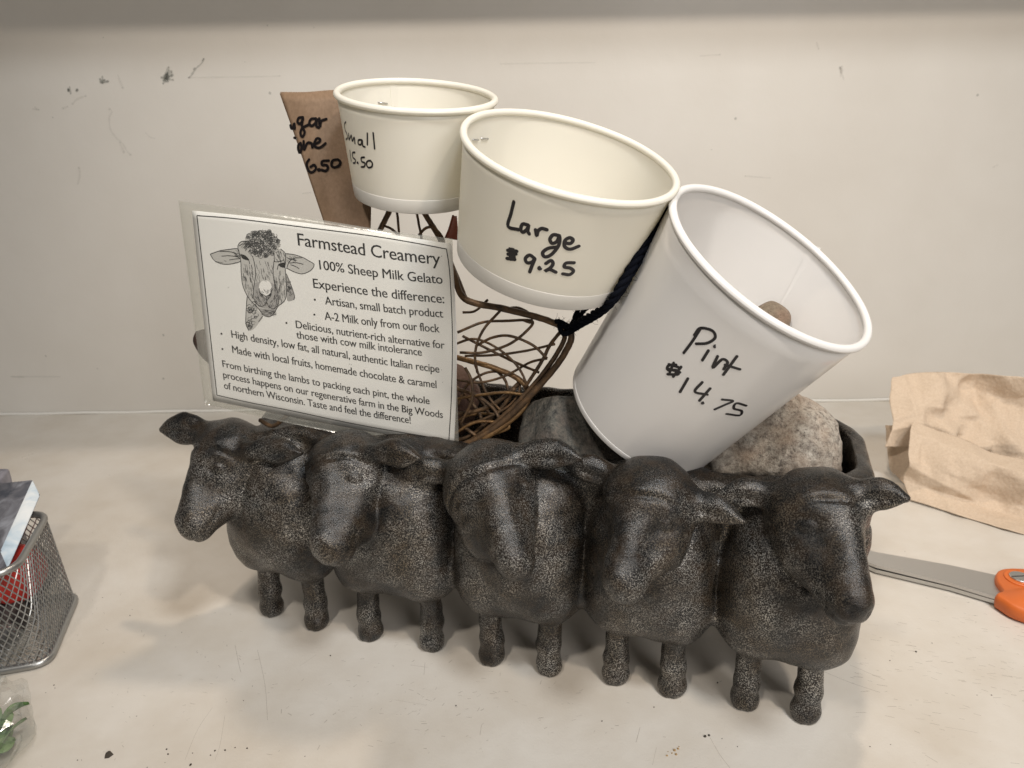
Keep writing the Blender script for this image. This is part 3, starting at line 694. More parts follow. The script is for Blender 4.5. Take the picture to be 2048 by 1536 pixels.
Lp = [(384, 421), (394, 516), (404, 611), (415, 706), (426, 801)]; Rp = [(903, 488), (910, 589), (914, 690), (913, 791), (908, 892)]
G = []
for i in range(41):
    s_ = i/40; col_ = []
    for j in range(25):
        t_ = j/24; uv = (1-s_)*poly_at(Lp, t_)+s_*poly_at(Rp, t_)+np.array([0, (-5*(1-t_)+2*t_)*math.sin(math.pi*s_)]); col_.append(card(*card_inv(*uv)))
    G.append(col_)
mesh('printed_paper', *solid_sheet(np.array(G), .012), M_PAPER, sign)
sheet_mesh('laminate', 0, 1, 0, 1, .024, .006, M_FILM)
sheet_mesh('laminate', 0, 1, 0, 1, -.020, .006, M_FILMB)
# print lies on the paper (paper front is at +0.006)
def flat_strokes(name, strokes, width, mat, conv=lambda x, y: (x, y), off=.012, sm=6, parent=None):
    mb = MB()
    for s in strokes:
        P = [conv(*p) for p in s]; P = catmull(P, sm) if len(P) > 1 else np.array(P)
        ST = [card_inv(u, v) for u, v in P]
        ribbon([card(*x) for x in ST], np.tile(cardn, (len(ST), 1)), width*(1.3 if len(P) == 1 else 1), mb, off, caps=len(P) == 1 or width > .05)
    return mesh(name, mb.v, mb.f, mat, sign, False)
def st_line(p, q, n):
    a = card_inv(*p); b = card_inv(*q); return [card(*(a+(b-a)*i/n)) for i in range(n+1)]
mb = MB()
for side in ([(394, 431), (470, 437), (582, 451), (732, 470), (820, 484), (893, 498)], [(893, 498), (899, 540), (903, 610), (905, 690), (903, 790), (898, 880)], [(898, 880), (800, 864), (700, 846), (582, 821), (500, 805), (434, 790)], [(434, 790), (424, 700), (413, 600), (404, 520), (394, 431)]):
    P = [card(*card_inv(*p)) for p in catmull(side, 8)]; ribbon(P, np.tile(cardn, (len(P), 1)), .048, mb, .012, caps=False)
mesh('printed_border', mb.v, mb.f, M_PRINT, sign, False)
def text_mesh(body):
    cu = bpy.data.curves.new('txt', 'FONT'); cu.body = body; cu.size = 1; cu.resolution_u = 3; cu.space_character = .97
    o = bpy.data.objects.new('txt', cu); COL.objects.link(o)
    dg = bpy.context.evaluated_depsgraph_get(); me = bpy.data.meshes.new_from_object(o.evaluated_get(dg))
    V = np.array([v.co[:] for v in me.vertices]); Fc = [list(p.vertices) for p in me.polygons]
    bpy.data.objects.remove(o); bpy.data.curves.remove(cu); bpy.data.meshes.remove(me); return V, Fc
capH = text_mesh('H')[0][:, 1].max()
def print_text(body, p0, p1, cap_px, bold=0, mat=None):
    V, Fc = text_mesh(body); a = card_inv(*p0); b = card_inv(*p1)
    x0, x1 = V[:, 0].min(), V[:, 0].max()
    dirc = b-a; dcm = np.array([dirc[0]*CW, dirc[1]*CH]); L = np.linalg.norm(dcm); d = dcm/L; up = np.array([d[1], -d[0]])
    mid = card_inv((p0[0]+p1[0])/2, (p0[1]+p1[1])/2); q = card_inv((p0[0]+p1[0])/2, (p0[1]+p1[1])/2-cap_px)
    hc = abs(q[1]-mid[1])*CH/capH
    W_ = []
    for v in V:
        cmv = d*((v[0]-x0)/(x1-x0)*L)+up*(v[1]*hc); W_.append(card(a[0]+cmv[0]/CW, a[1]+cmv[1]/CH, .012))
    n0 = len(W_); sh_ = card(a[0]+d[0]*.014/CW, a[1]+d[1]*.014/CH, .012)-card(a[0], a[1], .012)
    W_ = W_+[p+sh_+cardn*.002 for p in W_]; Fc = Fc+[[k+n0 for k in f] for f in Fc]
    mesh('printed_text', W_, Fc, mat or M_PRINT, sign, False)
D2 = lambda x, y: (350+x/3.0117, 390+y/3.0117)
for body, p, q, ch in [('Farmstead Creamery', (742, 303), (1598, 420), 24.5), ('100% Sheep Milk Gelato', (872, 447), (1612, 535), 18.5), ('Experience the difference:', (835, 558), (1622, 652), 18.5),
        ('Artisan, small batch product', (905, 658), (1615, 738), 16), ('A-2 Milk only from our flock', (903, 750), (1594, 828), 16), ('Delicious, nutrient-rich alternative for', (730, 800), (1624, 926), 15),
        ('those with cow milk intolerance', (733, 862), (1487, 968), 15), ('High density, low fat, all natural, authentic Italian recipe', (342, 858), (1592, 1070), 15), ('Made with local fruits, homemade chocolate & caramel', (347, 950), (1575, 1163), 15),
        ('From birthing the lambs to packing each pint, the whole', (288, 1035), (1533, 1260), 14), ('process happens on our regenerative farm in the Big Woods', (292, 1100), (1613, 1343), 14), ('of northern Wisconsin. Taste and feel the difference!', (297, 1165), (1420, 1376), 14)]:
    print_text(body, D2(*p), D2(*q), ch)
for b_ in ((843, 630), (840, 720), (672, 770), (281, 835), (287, 927)): flat_strokes('bullet', [[b_]], .085, M_PRINT, D2)
for b_ in ((1606, 368), (1606, 1053), (1613, 1127), (1050, 1018), (1062, 1022), (322, 557)): flat_strokes('speck', [[b_]], .03, M_PRINT, D2)
# line drawing of a sheep's head
E7 = lambda x, y: (410+x/6.142, 430+y/6.144)
def fill(name, poly, mat, off, sm=4):
    P = catmull([E7(*p) for p in poly], sm, True); c = P.mean(0); n = len(P); V = [card(*card_inv(*p), off) for p in P]
    bm = bmesh.new(); vs = [bm.verts.new(Vector(v)) for v in V]; f = bm.faces.new(vs); bmesh.ops.triangulate(bm, faces=[f]); bm.verts.index_update()
    mesh(name, V, [[v.index for v in f.verts] for f in bm.faces], mat, sign, False); bm.free()
face = [(440, 560), (450, 720), (470, 860), (520, 990), (590, 1090), (680, 1190), (730, 1240), (800, 1250), (850, 1200), (900, 1130), (985, 1050), (1005, 940), (995, 760), (990, 640), (985, 500), (930, 420), (880, 410), (700, 330), (560, 330), (470, 320), (410, 370), (415, 440)]
fill('printed_sketch', face, M_GREY2, .008)
fill('printed_sketch', [(490, 290), (560, 220), (680, 188), (800, 200), (880, 280), (925, 380), (860, 450), (790, 515), (700, 510), (600, 450), (545, 360)], M_GREY2, .0085)
fill('printed_sketch', [(65, 482), (180, 440), (300, 425), (400, 415), (440, 560), (360, 590), (270, 605), (150, 570)], M_GREY2, .008)
fill('printed_sketch', [(990, 475), (1100, 495), (1230, 535), (1342, 610), (1280, 690), (1190, 722), (1080, 690), (1005, 650)], M_GREY2, .008)
fill('printed_sketch', [(520, 1000), (505, 1200), (510, 1350), (540, 1420), (600, 1400), (660, 1330), (715, 1245), (640, 1160)], M_GREY2, .008)
fill('printed_sketch', [(1000, 740), (1050, 850), (1100, 1000), (1085, 1045), (1010, 1050), (1005, 900)], M_GREY1, .008)
fill('printed_sketch', [(600, 860), (590, 980), (620, 1080), (700, 1140), (800, 1150), (880, 1120), (905, 1020), (870, 880), (810, 830), (680, 820)], M_GREY1, .009)
fill('printed_sketch', [(680, 830), (665, 900), (700, 970), (750, 995), (800, 960), (822, 900), (800, 830), (740, 800)], M_PAPER, .010)
fill('printed_sketch', [(660, 1150), (720, 1235), (800, 1250), (850, 1200), (880, 1140), (780, 1160)], M_GREY1, .009)
fill('printed_sketch', [(445, 490), (500, 500), (545, 555), (480, 545), (450, 520)], M_PRINT, .011)
fill('printed_sketch', [(905, 605), (945, 588), (985, 590), (985, 645), (930, 638)], M_PRINT, .011)
fill('printed_sketch', [(670, 960), (690, 960), (715, 985), (700, 992)], M_PRINT, .011); fill('printed_sketch', [(820, 965), (800, 965), (780, 990), (800, 1000)], M_PRINT, .011)
out = [[(65, 482), (180, 440), (280, 424), (390, 412), (420, 440)], [(65, 482), (110, 550), (190, 595), (280, 605), (370, 592), (440, 570)], [(205, 505), (300, 500), (390, 512), (430, 530)], [(300, 552), (370, 540), (430, 535)], [(180, 445), (330, 455), (430, 510)],
       [(410, 440), (408, 370), (450, 325), (510, 325), (545, 350)], [(415, 430), (440, 560), (447, 720), (465, 860), (520, 990), (590, 1080), (660, 1150), (720, 1230), (790, 1250), (850, 1205), (900, 1120), (980, 1050), (1003, 940), (995, 760), (985, 640), (992, 560), (985, 470), (930, 415)],
       [(990, 475), (1090, 485), (1200, 520), (1290, 570), (1342, 610), (1300, 680), (1200, 722), (1100, 700), (1005, 652)], [(1000, 660), (1040, 570), (1100, 530), (1190, 525)], [(1040, 590), (1120, 585), (1210, 605)], [(1050, 610), (1110, 630), (1160, 660)],
       [(585, 505), (610, 600), (622, 720), (610, 830), (595, 920), (600, 1020), (640, 1090)], [(850, 560), (838, 680), (845, 790), (870, 880), (900, 980), (905, 1080), (880, 1130)],
       [(600, 1060), (680, 1120), (740, 1100), (760, 1050), (750, 1000), (700, 970), (672, 950), (668, 900)], [(750, 1000), (800, 970), (818, 930), (822, 890)], [(760, 1070), (790, 1130), (850, 1150), (900, 1100)],
       [(440, 480), (500, 505), (540, 560), (550, 600)], [(890, 670), (905, 610), (950, 590), (990, 590)], [(850, 460), (855, 560), (880, 575), (960, 560)], [(420, 380), (470, 350)], [(520, 1000), (505, 1200), (505, 1340), (540, 1420)], [(1000, 720), (1050, 840), (1100, 990), (1090, 1045)], [(660, 1310), (710, 1240)]]
flat_strokes('printed_sketch', out, .034, M_PRINT, E7, .014, 5)
rg = random.Random(3); loops = []
def loop(cx, cy, r):
    a0 = rg.random()*6.28; return [(cx+r*math.cos(a0+k*1.05)*(1+.2*rg.random()), cy+r*.8*math.sin(a0+k*1.05)*(1+.2*rg.random())) for k in range(6)]
while len(loops) < 250:
    x, y = rg.uniform(490, 930), rg.uniform(190, 525)
    if ((x-700)/215)**2+((y-345)/168)**2 < 1 and not (x < 560 and y > 400): loops.append(loop(x, y, rg.uniform(13, 24)))
for k in range(34):
    y = rg.uniform(1080, 1400); x = 575+(y-1240)*(-.12)+rg.uniform(-60, 60)*(1-.2*(y > 1300)); loops.append(loop(x, y, rg.uniform(14, 26)))
for k in range(16):
    y = rg.uniform(800, 1030); x = 1010+(y-740)*.28*rg.random()+8; loops.append(loop(x, y, rg.uniform(9, 16)))
flat_strokes('printed_sketch', loops, .021, M_PENCIL, E7, .016, 2)
hat = []
for (x0, x1, y0, y1, n, dx, dy) in [(455, 590, 600, 1050, 70, 12, 60), (620, 830, 560, 780, 34, 14, 50), (850, 985, 680, 1050, 60, 4, 60), (430, 560, 360, 460, 16, 30, -30), (860, 975, 430, 560, 24, 18, 40), (610, 740, 900, 1120, 46, 24, 26), (770, 890, 900, 1130, 44, -18, 30), (690, 850, 1160, 1230, 34, 40, 8), (340, 430, 430, 500, 14, 40, 20), (1000, 1110, 500, 570, 18, 34, 22), (120, 400, 560, 595, 6, 30, 6)]:
    for _ in range(n):
        x, y = rg.uniform(x0, x1), rg.uniform(y0, y1)
        if x0 == 455 and (x-455) < (y-760)*.35: continue
        hat.append([(x, y), (x+dx, y+dy)])
flat_strokes('printed_sketch', hat, .017, M_PENCIL, E7, .015, 1)

# ------------------------------------------------------------------ rusty wire figure standing in the trough
wf = thing('wire_figure', 'rusty bent wire figure standing in the planter under the cups', 'wire sculpture', at(930, 880, d=41))
def W(pts, r, mat=M_WIRE, name='thin_wire', sides=7, n=8, jit=.12):
    if name == 'thin_wire': r *= 1.35
    P = catmull([at(u, v, d=d) for u, v, d in pts], n); mb = tube(P, r, sides, jit=jit); mesh(name, mb.v, mb.f, mat, wf)
W([(905, 540, 38.5), (930, 598, 38.6), (1010, 618, 38.4), (1080, 636, 38.2), (1128, 655, 38.0), (1142, 668, 38.0), (1138, 690, 38.1), (1110, 735, 38.4), (1060, 792, 39), (1010, 840, 39.6), (950, 880, 40.2), (880, 905, 41)], .17, name='thick_wire')
W([(1122, 662, 38.5), (1128, 680, 38.5), (1095, 735, 38.8), (1040, 800, 39.4), (985, 850, 40), (930, 890, 40.6)], .13, name='thick_wire')
W([(860, 700, 41), (925, 718, 40.6), (985, 735, 40.2), (1035, 757, 39.8), (1056, 782, 39.6), (1050, 812, 39.6), (1015, 846, 39.7), (965, 880, 40)], .15, M_WIREG, name='thick_wire')
W([(790, 395, 39.6), (775, 430, 39.6), (752, 478, 39.8), (700, 600, 40.2), (650, 760, 41), (630, 870, 42)], .15, name='thick_wire')
W([(830, 395, 39.4), (852, 432, 39.4), (882, 482, 39.3), (915, 560, 39), (930, 598, 38.8)], .15, name='thick_wire')
W([(792, 415, 39.8), (796, 440, 39.8), (800, 500, 40), (805, 600, 40.4)], .05); W([(832, 415, 39.6), (838, 450, 39.6), (843, 480, 39.6), (845, 560, 39.8)], .05)
W([(770, 452, 39.6), (783, 458, 39.3), (795, 470, 39.4), (800, 490, 39.7)], .05); W([(838, 470, 39.4), (852, 456, 39.2), (868, 456, 39.2), (885, 475, 39.3), (890, 500, 39.3)], .055)
W([(925, 625, 39.5), (950, 622, 39.5), (975, 600, 38.7)], .05)
W([(915, 665, 39.2), (965, 645, 39.5), (1010, 642, 39.3), (1064, 642, 38.8), (1050, 665, 38.6), (1015, 690, 38.8), (965, 705, 39.3), (920, 705, 39.6)], .055)
W([(1000, 622, 38.8), (970, 655, 39), (955, 685, 39.3), (950, 715, 39.6), (955, 745, 40)], .055)
W([(925, 672, 40), (960, 690, 40), (1020, 720, 39.8), (1078, 745, 39.2)], .055)
W([(955, 690, 39.6), (985, 675, 39), (1020, 672, 38.6), (1065, 690, 38.6), (1094, 717, 38.8)], .055)
W([(930, 712, 39.8), (990, 710, 39.4), (1050, 702, 39), (1110, 688, 38.5)], .05)
W([(1010, 618, 38.5), (1035, 615, 38.6), (1060, 628, 38.5), (1062, 645, 38.6), (1045, 640, 38.8)], .045)
W([(930, 735, 40), (942, 760, 40), (944, 800, 40.2), (920, 850, 40.6)], .06); W([(905, 775, 41), (950, 790, 40.6), (985, 815, 40.2), (1000, 840, 40)], .07)
W([(900, 800, 41), (960, 790, 40.3), (1010, 785, 39.8), (1050, 790, 39.6)], .06, M_WIREG); W([(905, 870, 40.6), (950, 845, 40.2), (1000, 845, 39.9), (1018, 855, 39.8), (990, 868, 40)], .06, M_WIREG)
W([(950, 730, 40.2), (975, 790, 40.4), (1010, 830, 40.2)], .05); W([(985, 735, 40.2), (1010, 760, 40.3), (1020, 800, 40.2)], .06); W([(915, 900, 40.2), (980, 870, 40), (1020, 835, 39.7), (1040, 800, 39.5)], .09)
W([(900, 830, 41), (960, 820, 40.7), (1000, 800, 40.3), (1045, 760, 39.9)], .09); W([(915, 845, 41), (950, 870, 40.6), (985, 890, 40.4)], .07)
W([(520, 840, 42), (545, 852, 41.5), (570, 835, 41), (590, 820, 40.8)], .09)
W([(905, 690, 40.4), (950, 678, 39.8), (1000, 700, 39.4), (1040, 740, 39.4), (1060, 790, 39.5)], .05)
W([(1094, 717, 38.8), (1060, 725, 39.2), (1010, 752, 39.8), (960, 765, 40.2), (915, 760, 40.6)], .05)
W([(915, 812, 41), (935, 770, 40.8), (975, 745, 40.4), (1020, 748, 40.2), (1040, 775, 40), (1020, 810, 40), (975, 835, 40.3), (930, 850, 40.8)], .055)
W([(895, 760, 41.5), (930, 790, 41.2), (960, 830, 41), (970, 880, 41)], .07); W([(900, 885, 41.2), (945, 868, 40.9), (1000, 820, 40.4), (1030, 775, 40)], .08)
W([(900, 850, 41.6), (940, 830, 41.4), (990, 830, 41), (1020, 850, 40.8)], .06, M_WIREG); W([(925, 780, 41.4), (960, 800, 41.2), (985, 850, 41), (960, 890, 40.8)], .06)
W([(1128, 655, 38.0), (1100, 690, 38.6), (1085, 720, 38.9), (1050, 775, 39.4)], .07)
# a bent plate end showing left of the card, and a rust-red fin behind the cups
G = patch([[at(395, 665, d=41.5), at(412, 660, d=41.2), at(440, 664, d=41.4)], [at(390, 682, d=41.4), at(410, 690, d=41.0), at(440, 700, d=41.3)], [at(402, 705, d=41.5), at(416, 722, d=41.2), at(445, 750, d=41.3)]], 5, 5)
mesh('bent_plate', *solid_sheet(G, .25), M_DRAB, wf)
mb = tube(catmull([at(416, 700, d=41.6), at(500, 740, d=42), at(600, 790, d=42.5), at(660, 850, d=43)], 6), .2, 8); mesh('thick_wire', mb.v, mb.f, M_WIRE, wf)
G = patch([[at(906, 430, d=39.4), at(908, 432, d=39.5), at(912, 432, d=39.7)], [at(898, 458, d=39.2), at(905, 460, d=39.5), at(915, 462, d=39.7)], [at(890, 476, d=39.2), at(903, 478, d=39.5), at(915, 480, d=39.7)]], 4, 4)
mesh('rust_red_fin', *solid_sheet(G, .1), M_RUSTRED, wf)

# ------------------------------------------------------------------ yarn
yarn = thing('yarn', 'dark navy yarn tied to the wire and pulled up between two cups', 'yarn', at(1140, 660, d=37.5))
def yarn_strand(pts, r=.11, turns=2.2, name='yarn_strand'):
    P = catmull([at(u, v, d=d) for u, v, d in pts], 12); n = len(P); mb = MB()
    seg = np.r_[0, np.cumsum(np.linalg.norm(np.diff(P, axis=0), axis=1))]
    T = np.gradient(P, axis=0); T /= np.linalg.norm(T, axis=1)[:, None]
    N = np.cross(T, [0.3, .9, .1]); N /= np.linalg.norm(N, axis=1)[:, None]; B = np.cross(T, N)
    for k in range(3):
        ph = 2*math.pi*k/3+seg*turns*2
        tube(P+r*.55*(np.cos(ph)[:, None]*N+np.sin(ph)[:, None]*B), r*.62, 6, mb=mb, jit=.3)
    mesh(name, mb.v, mb.f, M_YARN, yarn)
    fz = MB()
    for _ in range(int(seg[-1]*16)):
        i = random.randrange(n); d = unit(RNG.normal(size=3)); L = random.uniform(.12, .4); p = P[i]+d*r*.6
        q = unit(RNG.normal(size=3)); tube([p, p+d*L*.5, p+d*L*.8+q*L*.4], .007, 3, mb=fz)
    o = mesh('yarn_fuzz', fz.v, fz.f, M_YARN, yarn); o['kind'] = 'stuff'
yarn_strand([(1340, 412, 33.4), (1324, 432, 33.0), (1286, 495, 32.7), (1247, 562, 32.9), (1221, 604, 33.6), (1190, 628, 35), (1150, 650, 37), (1135, 662, 37.7)], .19)
yarn_strand([(1336, 420, 33.6), (1285, 512, 32.9), (1242, 585, 33.2), (1205, 625, 34.5), (1160, 652, 36.6), (1132, 668, 37.6)], .12)
yarn_strand([(1190, 600, 36.5), (1160, 630, 37), (1145, 655, 37.6), (1125, 645, 37.7), (1110, 642, 37.8)], .11)
yarn_strand([(1160, 605, 37), (1150, 635, 37.3), (1135, 668, 37.6), (1145, 650, 37.4), (1165, 640, 37.2), (1140, 655, 37.3), (1120, 650, 37.7), (1128, 668, 37.4), (1150, 652, 37.2)], .12)

# ------------------------------------------------------------------ scissors
sc = thing('scissors', 'orange handled steel scissors lying on the counter right of the sheep', 'scissors', at(2030, 1190, z=0))
def gz(u, v, z): return at(u, v, z=z)
def prism(poly, z0, z1):
    n = len(poly); V = [gz(u, v, z0) for u, v in poly]+[gz(u, v, z1) for u, v in poly]
    # keep the walls upright: same x, y for both levels
    V = [np.array([p[0], p[1], z0]) for p in V[n:]]+V[n:]
    return V, [list(range(n))[::-1], list(range(n, 2*n))]+[[i, (i+1) % n, n+(i+1) % n, n+i] for i in range(n)]
mesh('blade', *prism([(1690, 1085), (1752, 1104), (1900, 1130), (2010, 1154), (2040, 1180), (2000, 1196), (1900, 1166), (1752, 1130), (1700, 1110)], .42, .62), M_BLADE, sc, False)
mesh('blade', *prism([(1700, 1108), (1752, 1126), (1900, 1160), (2000, 1192), (2020, 1200), (1998, 1203), (1900, 1174), (1752, 1139), (1700, 1116)], .12, .36), M_EDGE, sc, False)
hp = catmull([(1990, 1165), (1993, 1148), (2015, 1142), (2060, 1144), (2120, 1150), (2200, 1180), (2230, 1230), (2160, 1260), (2080, 1238), (2030, 1222), (2003, 1206), (1990, 1195), (2004, 1188)], 5, True)
def ring_pts(pts, z): return [np.array([p[0], p[1], z]) for p in [gz(u, v, .7) for u, v in pts]]
c_ = np.mean([gz(u, v, .7) for u, v in hp], axis=0)
V_ = []; lv = [(0.06, .93), (.15, .98), (.45, 1.0), (.72, 1.0), (.9, .975), (.98, .93)]
for z, k in lv:
    for p in ring_pts(hp, z): q = p-c_; V_.append([c_[0]+q[0]*k, c_[1]+q[1]*k, z])
n_ = len(hp); Fc = grid_faces(len(lv), n_, True)+[list(range((len(lv)-1)*n_, len(lv)*n_)), list(range(n_))[::-1]]
mesh('handle', V_, Fc, M_ORANGE, sc)
def disc(c, r, z0, z1, n=32): 
    V = [[c[0]+r*math.cos(a), c[1]+r*math.sin(a), z] for z, r in ((z0, r), (z1-.03, r), (z1, r-.04)) for a in np.linspace(0, 2*math.pi, n, endpoint=False)]
    return V, grid_faces(3, n, True)+[list(range(2*n, 3*n))]
pv = gz(2040, 1157, 1.0)
mesh('collar', *disc(pv, .85, .9, 1.06), M_ORANGE, sc, False)
sr = mesh('screw', *disc(pv, .58, 1.0, 1.16), M_EDGE, sc, False)
mesh('screw_slot', *box_vecs(pv+np.array([-.55, -.05, .155]), (1.1, .05, 0), (0, .09, 0), (0, 0, .012), 0), M_DARK, sr, False)

# ------------------------------------------------------------------ paper towel
tw_ = thing('paper_towel', 'crumpled brown paper towel against the wall at the right edge', 'paper towel', at(1900, 1000, z=0))
def crumple(G, amp, sc_, seed):
    out = G.copy(); n, m_, _ = G.shape
    for i in range(n):
        for j in range(m_):
            p = Vector(G[i, j]*sc_)+Vector((seed, seed*2, 0)); v = noise.noise_vector(p); rd = 1-2*abs(noise.noise(p*1.3+Vector((5, 1, 2)))); out[i, j] += np.array(v)*amp+np.array(noise.noise_vector(p*2.7))*amp*.35+np.array([0, -.6, .4])*amp*1.3*max(rd, 0)**4
    return out
def crease(G, n, amp, seed):
    rg_ = np.random.default_rng(seed); out = G.copy(); c0 = G.reshape(-1, 3).mean(0); q = (G-c0)
    for _ in range(n):
        a = rg_.uniform(0, math.pi); d = q[..., 0]*math.cos(a)+q[..., 2]*math.sin(a)-rg_.uniform(-4, 4); o = -q[..., 0]*math.sin(a)+q[..., 2]*math.cos(a)-rg_.uniform(-3, 3)
        w_ = rg_.uniform(.7, 1.8); L_ = rg_.uniform(2, 6); t = np.clip(1-np.abs(d)/w_, 0, 1)*np.clip(1-(o/L_)**2, 0, 1)
        out += (rg_.choice([-1, 1])*amp*rg_.uniform(.4, 1)*t)[..., None]*np.array([.1, -1, .25])
    return out
def patch_lin(rows, nu, nv):
    rows = [np.array(r) for r in rows]; A = []
    for i in range(len(rows)-1):
        for k in range(nv): A.append(rows[i]+(rows[i+1]-rows[i])*k/nv)
    A.append(rows[-1]); out = []
    for r in A:
        q = []
        for j in range(len(r)-1):
            for k in range(nu): q.append(r[j]+(r[j+1]-r[j])*k/nu)
        q.append(r[-1]); out.append(q)
    return np.array(out).transpose(1, 0, 2)
rows = [[at(1777, 750, Y=58), at(1860, 752, Y=57), at(1955, 745, Y=58), at(2060, 752, Y=56), at(2200, 750, Y=57)],
        [at(1773, 800, Y=56.5), at(1860, 800, Y=55), at(1960, 800, Y=57), at(2060, 800, Y=55), at(2200, 800, Y=55.5)],
        [at(1770, 850, Y=55.2), at(1850, 850, Y=54.0), at(1950, 870, Y=54.5), at(2060, 880, Y=53.5), at(2200, 880, Y=53)],
        [at(1768, 890, Y=54.2), at(1835, 895, Y=54.2), at(1940, 910, Y=53), at(2060, 930, Y=52), at(2200, 940, Y=52)]]
rj = np.random.default_rng(12); rows = [[p+np.array([0, rj.uniform(-.9, .9), 0]) for p in r] for r in rows]
G = patch_lin(rows, 20, 20)
# tear the lower left corner into two points
nI, nJ, _ = G.shape
for j in range(nJ):
    x = j/10.0
    k = 1.0 if x > 1 else (1-.02*x if x < .35 else (.965+.035*((x-.35)/.65)))
GT = crumple(G, .20, .3, 3.1)
GT = crease(GT, 22, .75, 5)
mesh('back_sheet', *solid_sheet(GT, .02), M_TOWEL, tw_)
rows = [[at(1833, 850, Y=53.6), at(1900, 872, Y=53.2), at(1980, 905, Y=51.8), at(2060, 925, Y=50.6), at(2200, 960, Y=49)],
        [at(1826, 866, Y=52.4), at(1895, 890, Y=51.6), at(1975, 925, Y=50.4), at(2060, 948, Y=49), at(2200, 985, Y=47.5)],
        [at(1815, 920, Y=51.6), at(1890, 945, Y=50.8), at(1970, 975, Y=49.4), at(2060, 1000, Y=48), at(2200, 1040, Y=46)],
        [at(1811, 965, Y=51.4), at(1888, 990, Y=50.4), at(1970, 1020, Y=49), at(2060, 1045, Y=47.2), at(2200, 1095, Y=45)],
        [at(1822, 1001, z=.15), at(1890, 1024, z=.15), at(1970, 1048, z=.15), at(2060, 1076, z=.15), at(2200, 1120, z=.15)]]
rows = [[p+np.array([0, rj.uniform(-.5, .5), rj.uniform(-.15, .15)])*(i < 4) for p in r] for i, r in enumerate(rows)]
G = crumple(patch_lin(rows, 20, 14), .13, .3, 7.7); G = crease(G, 20, .5, 6)
G[..., 2] = np.maximum(G[..., 2], .08)
mesh('front_fold', *solid_sheet(G, .02), M_TOWEL, tw_)
rows = [[at(1771, 850, Y=56), at(1800, 850, Y=55.5), at(1845, 840, Y=54.6)], [at(1778, 930, Y=54.8), at(1805, 945, Y=54.2), at(1840, 930, Y=53.6)], [at(1800, 958, z=.12), at(1820, 975, z=.12), at(1850, 985, z=.12)]]
G = crumple(patch(rows, 6, 6), .1, .4, 1.7); G[..., 2] = np.maximum(G[..., 2], .06)
mesh('inner_fold', *solid_sheet(G, .02), M_TOWEL, tw_)

# ------------------------------------------------------------------ wire mesh basket with soaps
bk = thing('mesh_basket', 'silver wire mesh basket of soaps at the left edge', 'basket', (-31, 38, 0))
E0 = np.array([-27.0, 40.5, 0]); F0 = np.array([-25.25, 34.2, 0]); lft = np.array([-.965, -.262, 0]); HB = 6.0
def loop_pts(z, inset, rcor, n=6, Lx=11):
    a = E0+(lft*inset)+np.array([0, 0, z]); b = F0+lft*inset+np.array([0, 0, z]); c = b+lft*Lx; d = a+lft*Lx
    cor = [a, b, c, d]; out = []
    for i in range(4):
        p, q, r_ = cor[i-1], cor[i], cor[(i+1) % 4]; u_ = unit(p-q); v_ = unit(r_-q)
        for k in range(n+1):
            t = k/n; A = q+u_*rcor*(1-t); B = q+v_*rcor*t; out.append(A*(1-t)+B*t)
    return np.array(out)
def dens(P, st=.25):
    out = []
    for a, b in zip(P, np.roll(P, -1, 0)):
        k = max(1, int(np.linalg.norm(b-a)/st)); out += [a+(b-a)*i/k for i in range(k)]
    return np.array(out)
bot = loop_pts(.22, 0, .9); topL = loop_pts(HB, .45, 1.3)
mb = tube(dens(topL), .2, 10, True); mesh('rim', mb.v, mb.f, M_MESH, bk)
mb = tube(dens(bot), .21, 10, True); mesh('base_frame', mb.v, mb.f, M_MESH, bk)
# expanded-metal diamonds round the wall
per = dens(bot, .05); sl_ = np.r_[0, np.cumsum(np.linalg.norm(np.diff(np.vstack([per, per[:1]]), axis=0), axis=1))]; Ltot = sl_[-1]
pert = np.array([per[i]+(0, 0, 0) for i in range(len(per))]); topd = []
for i, p in enumerate(per): # matching point on the top loop
    q = p+lft*.45*1.0; topd.append([q[0], q[1], HB])
topd = np.array(topd)
def wallp(s, h):
    s = s % Ltot; i = min(np.searchsorted(sl_, s, side='right')-1, len(per)-1); return per[i]+(topd[i]-per[i])*(h/HB)
pitch = .36; rowh = .30; mb = MB(); ncol = int(Ltot/pitch); pitch = Ltot/ncol; nr = int(HB/rowh)
for c in range(ncol):
    for dr in (1, -1):
        P = [wallp(c*pitch+dr*r_*pitch/2, r_*rowh) for r_ in range(nr+1)]; tube(P, .036, 4, mb=mb)
mesh('wire_mesh', mb.v, mb.f, M_MESH, bk, False)
mb = MB()
for i in range(23):
    a = E0+lft*(.35+i*.47)+np.array([0, -.2, .16]); b = F0+lft*(.35+i*.47)+np.array([0, .2, .16]); tube([a, b], .03, 4, mb=mb)
for i in range(13):
    a = E0+(F0-E0)*(i+.6)/13.4+lft*.3+np.array([0, 0, .20]); tube([a, a+lft*10.3], .03, 4, mb=mb)
mesh('wire_floor', mb.v, mb.f, M_MESH, bk, False)
P0 = at(84, 990, d=45.2); P1 = at(19, 1140, d=41.2); Pt = at(68, 957, d=45.8)
o = mesh('soap_bar', *box_vecs(P0, P1-P0, (Pt-P0), np.array([-5.6, .6, -.8]), .16, 3), M_SOAP, None, True, P1); tag(o, 'blue and white marbled soap bar leaning out of the mesh basket', 'soap')
o.data.materials.append(M_SOAP3)
fn_ = unit(np.cross(P1-P0, Pt-P0))
for p_ in o.data.polygons:
    if abs(np.array(p_.normal)@fn_) < .93: p_.material_index = 1
P0 = at(8, 990, d=48.0)
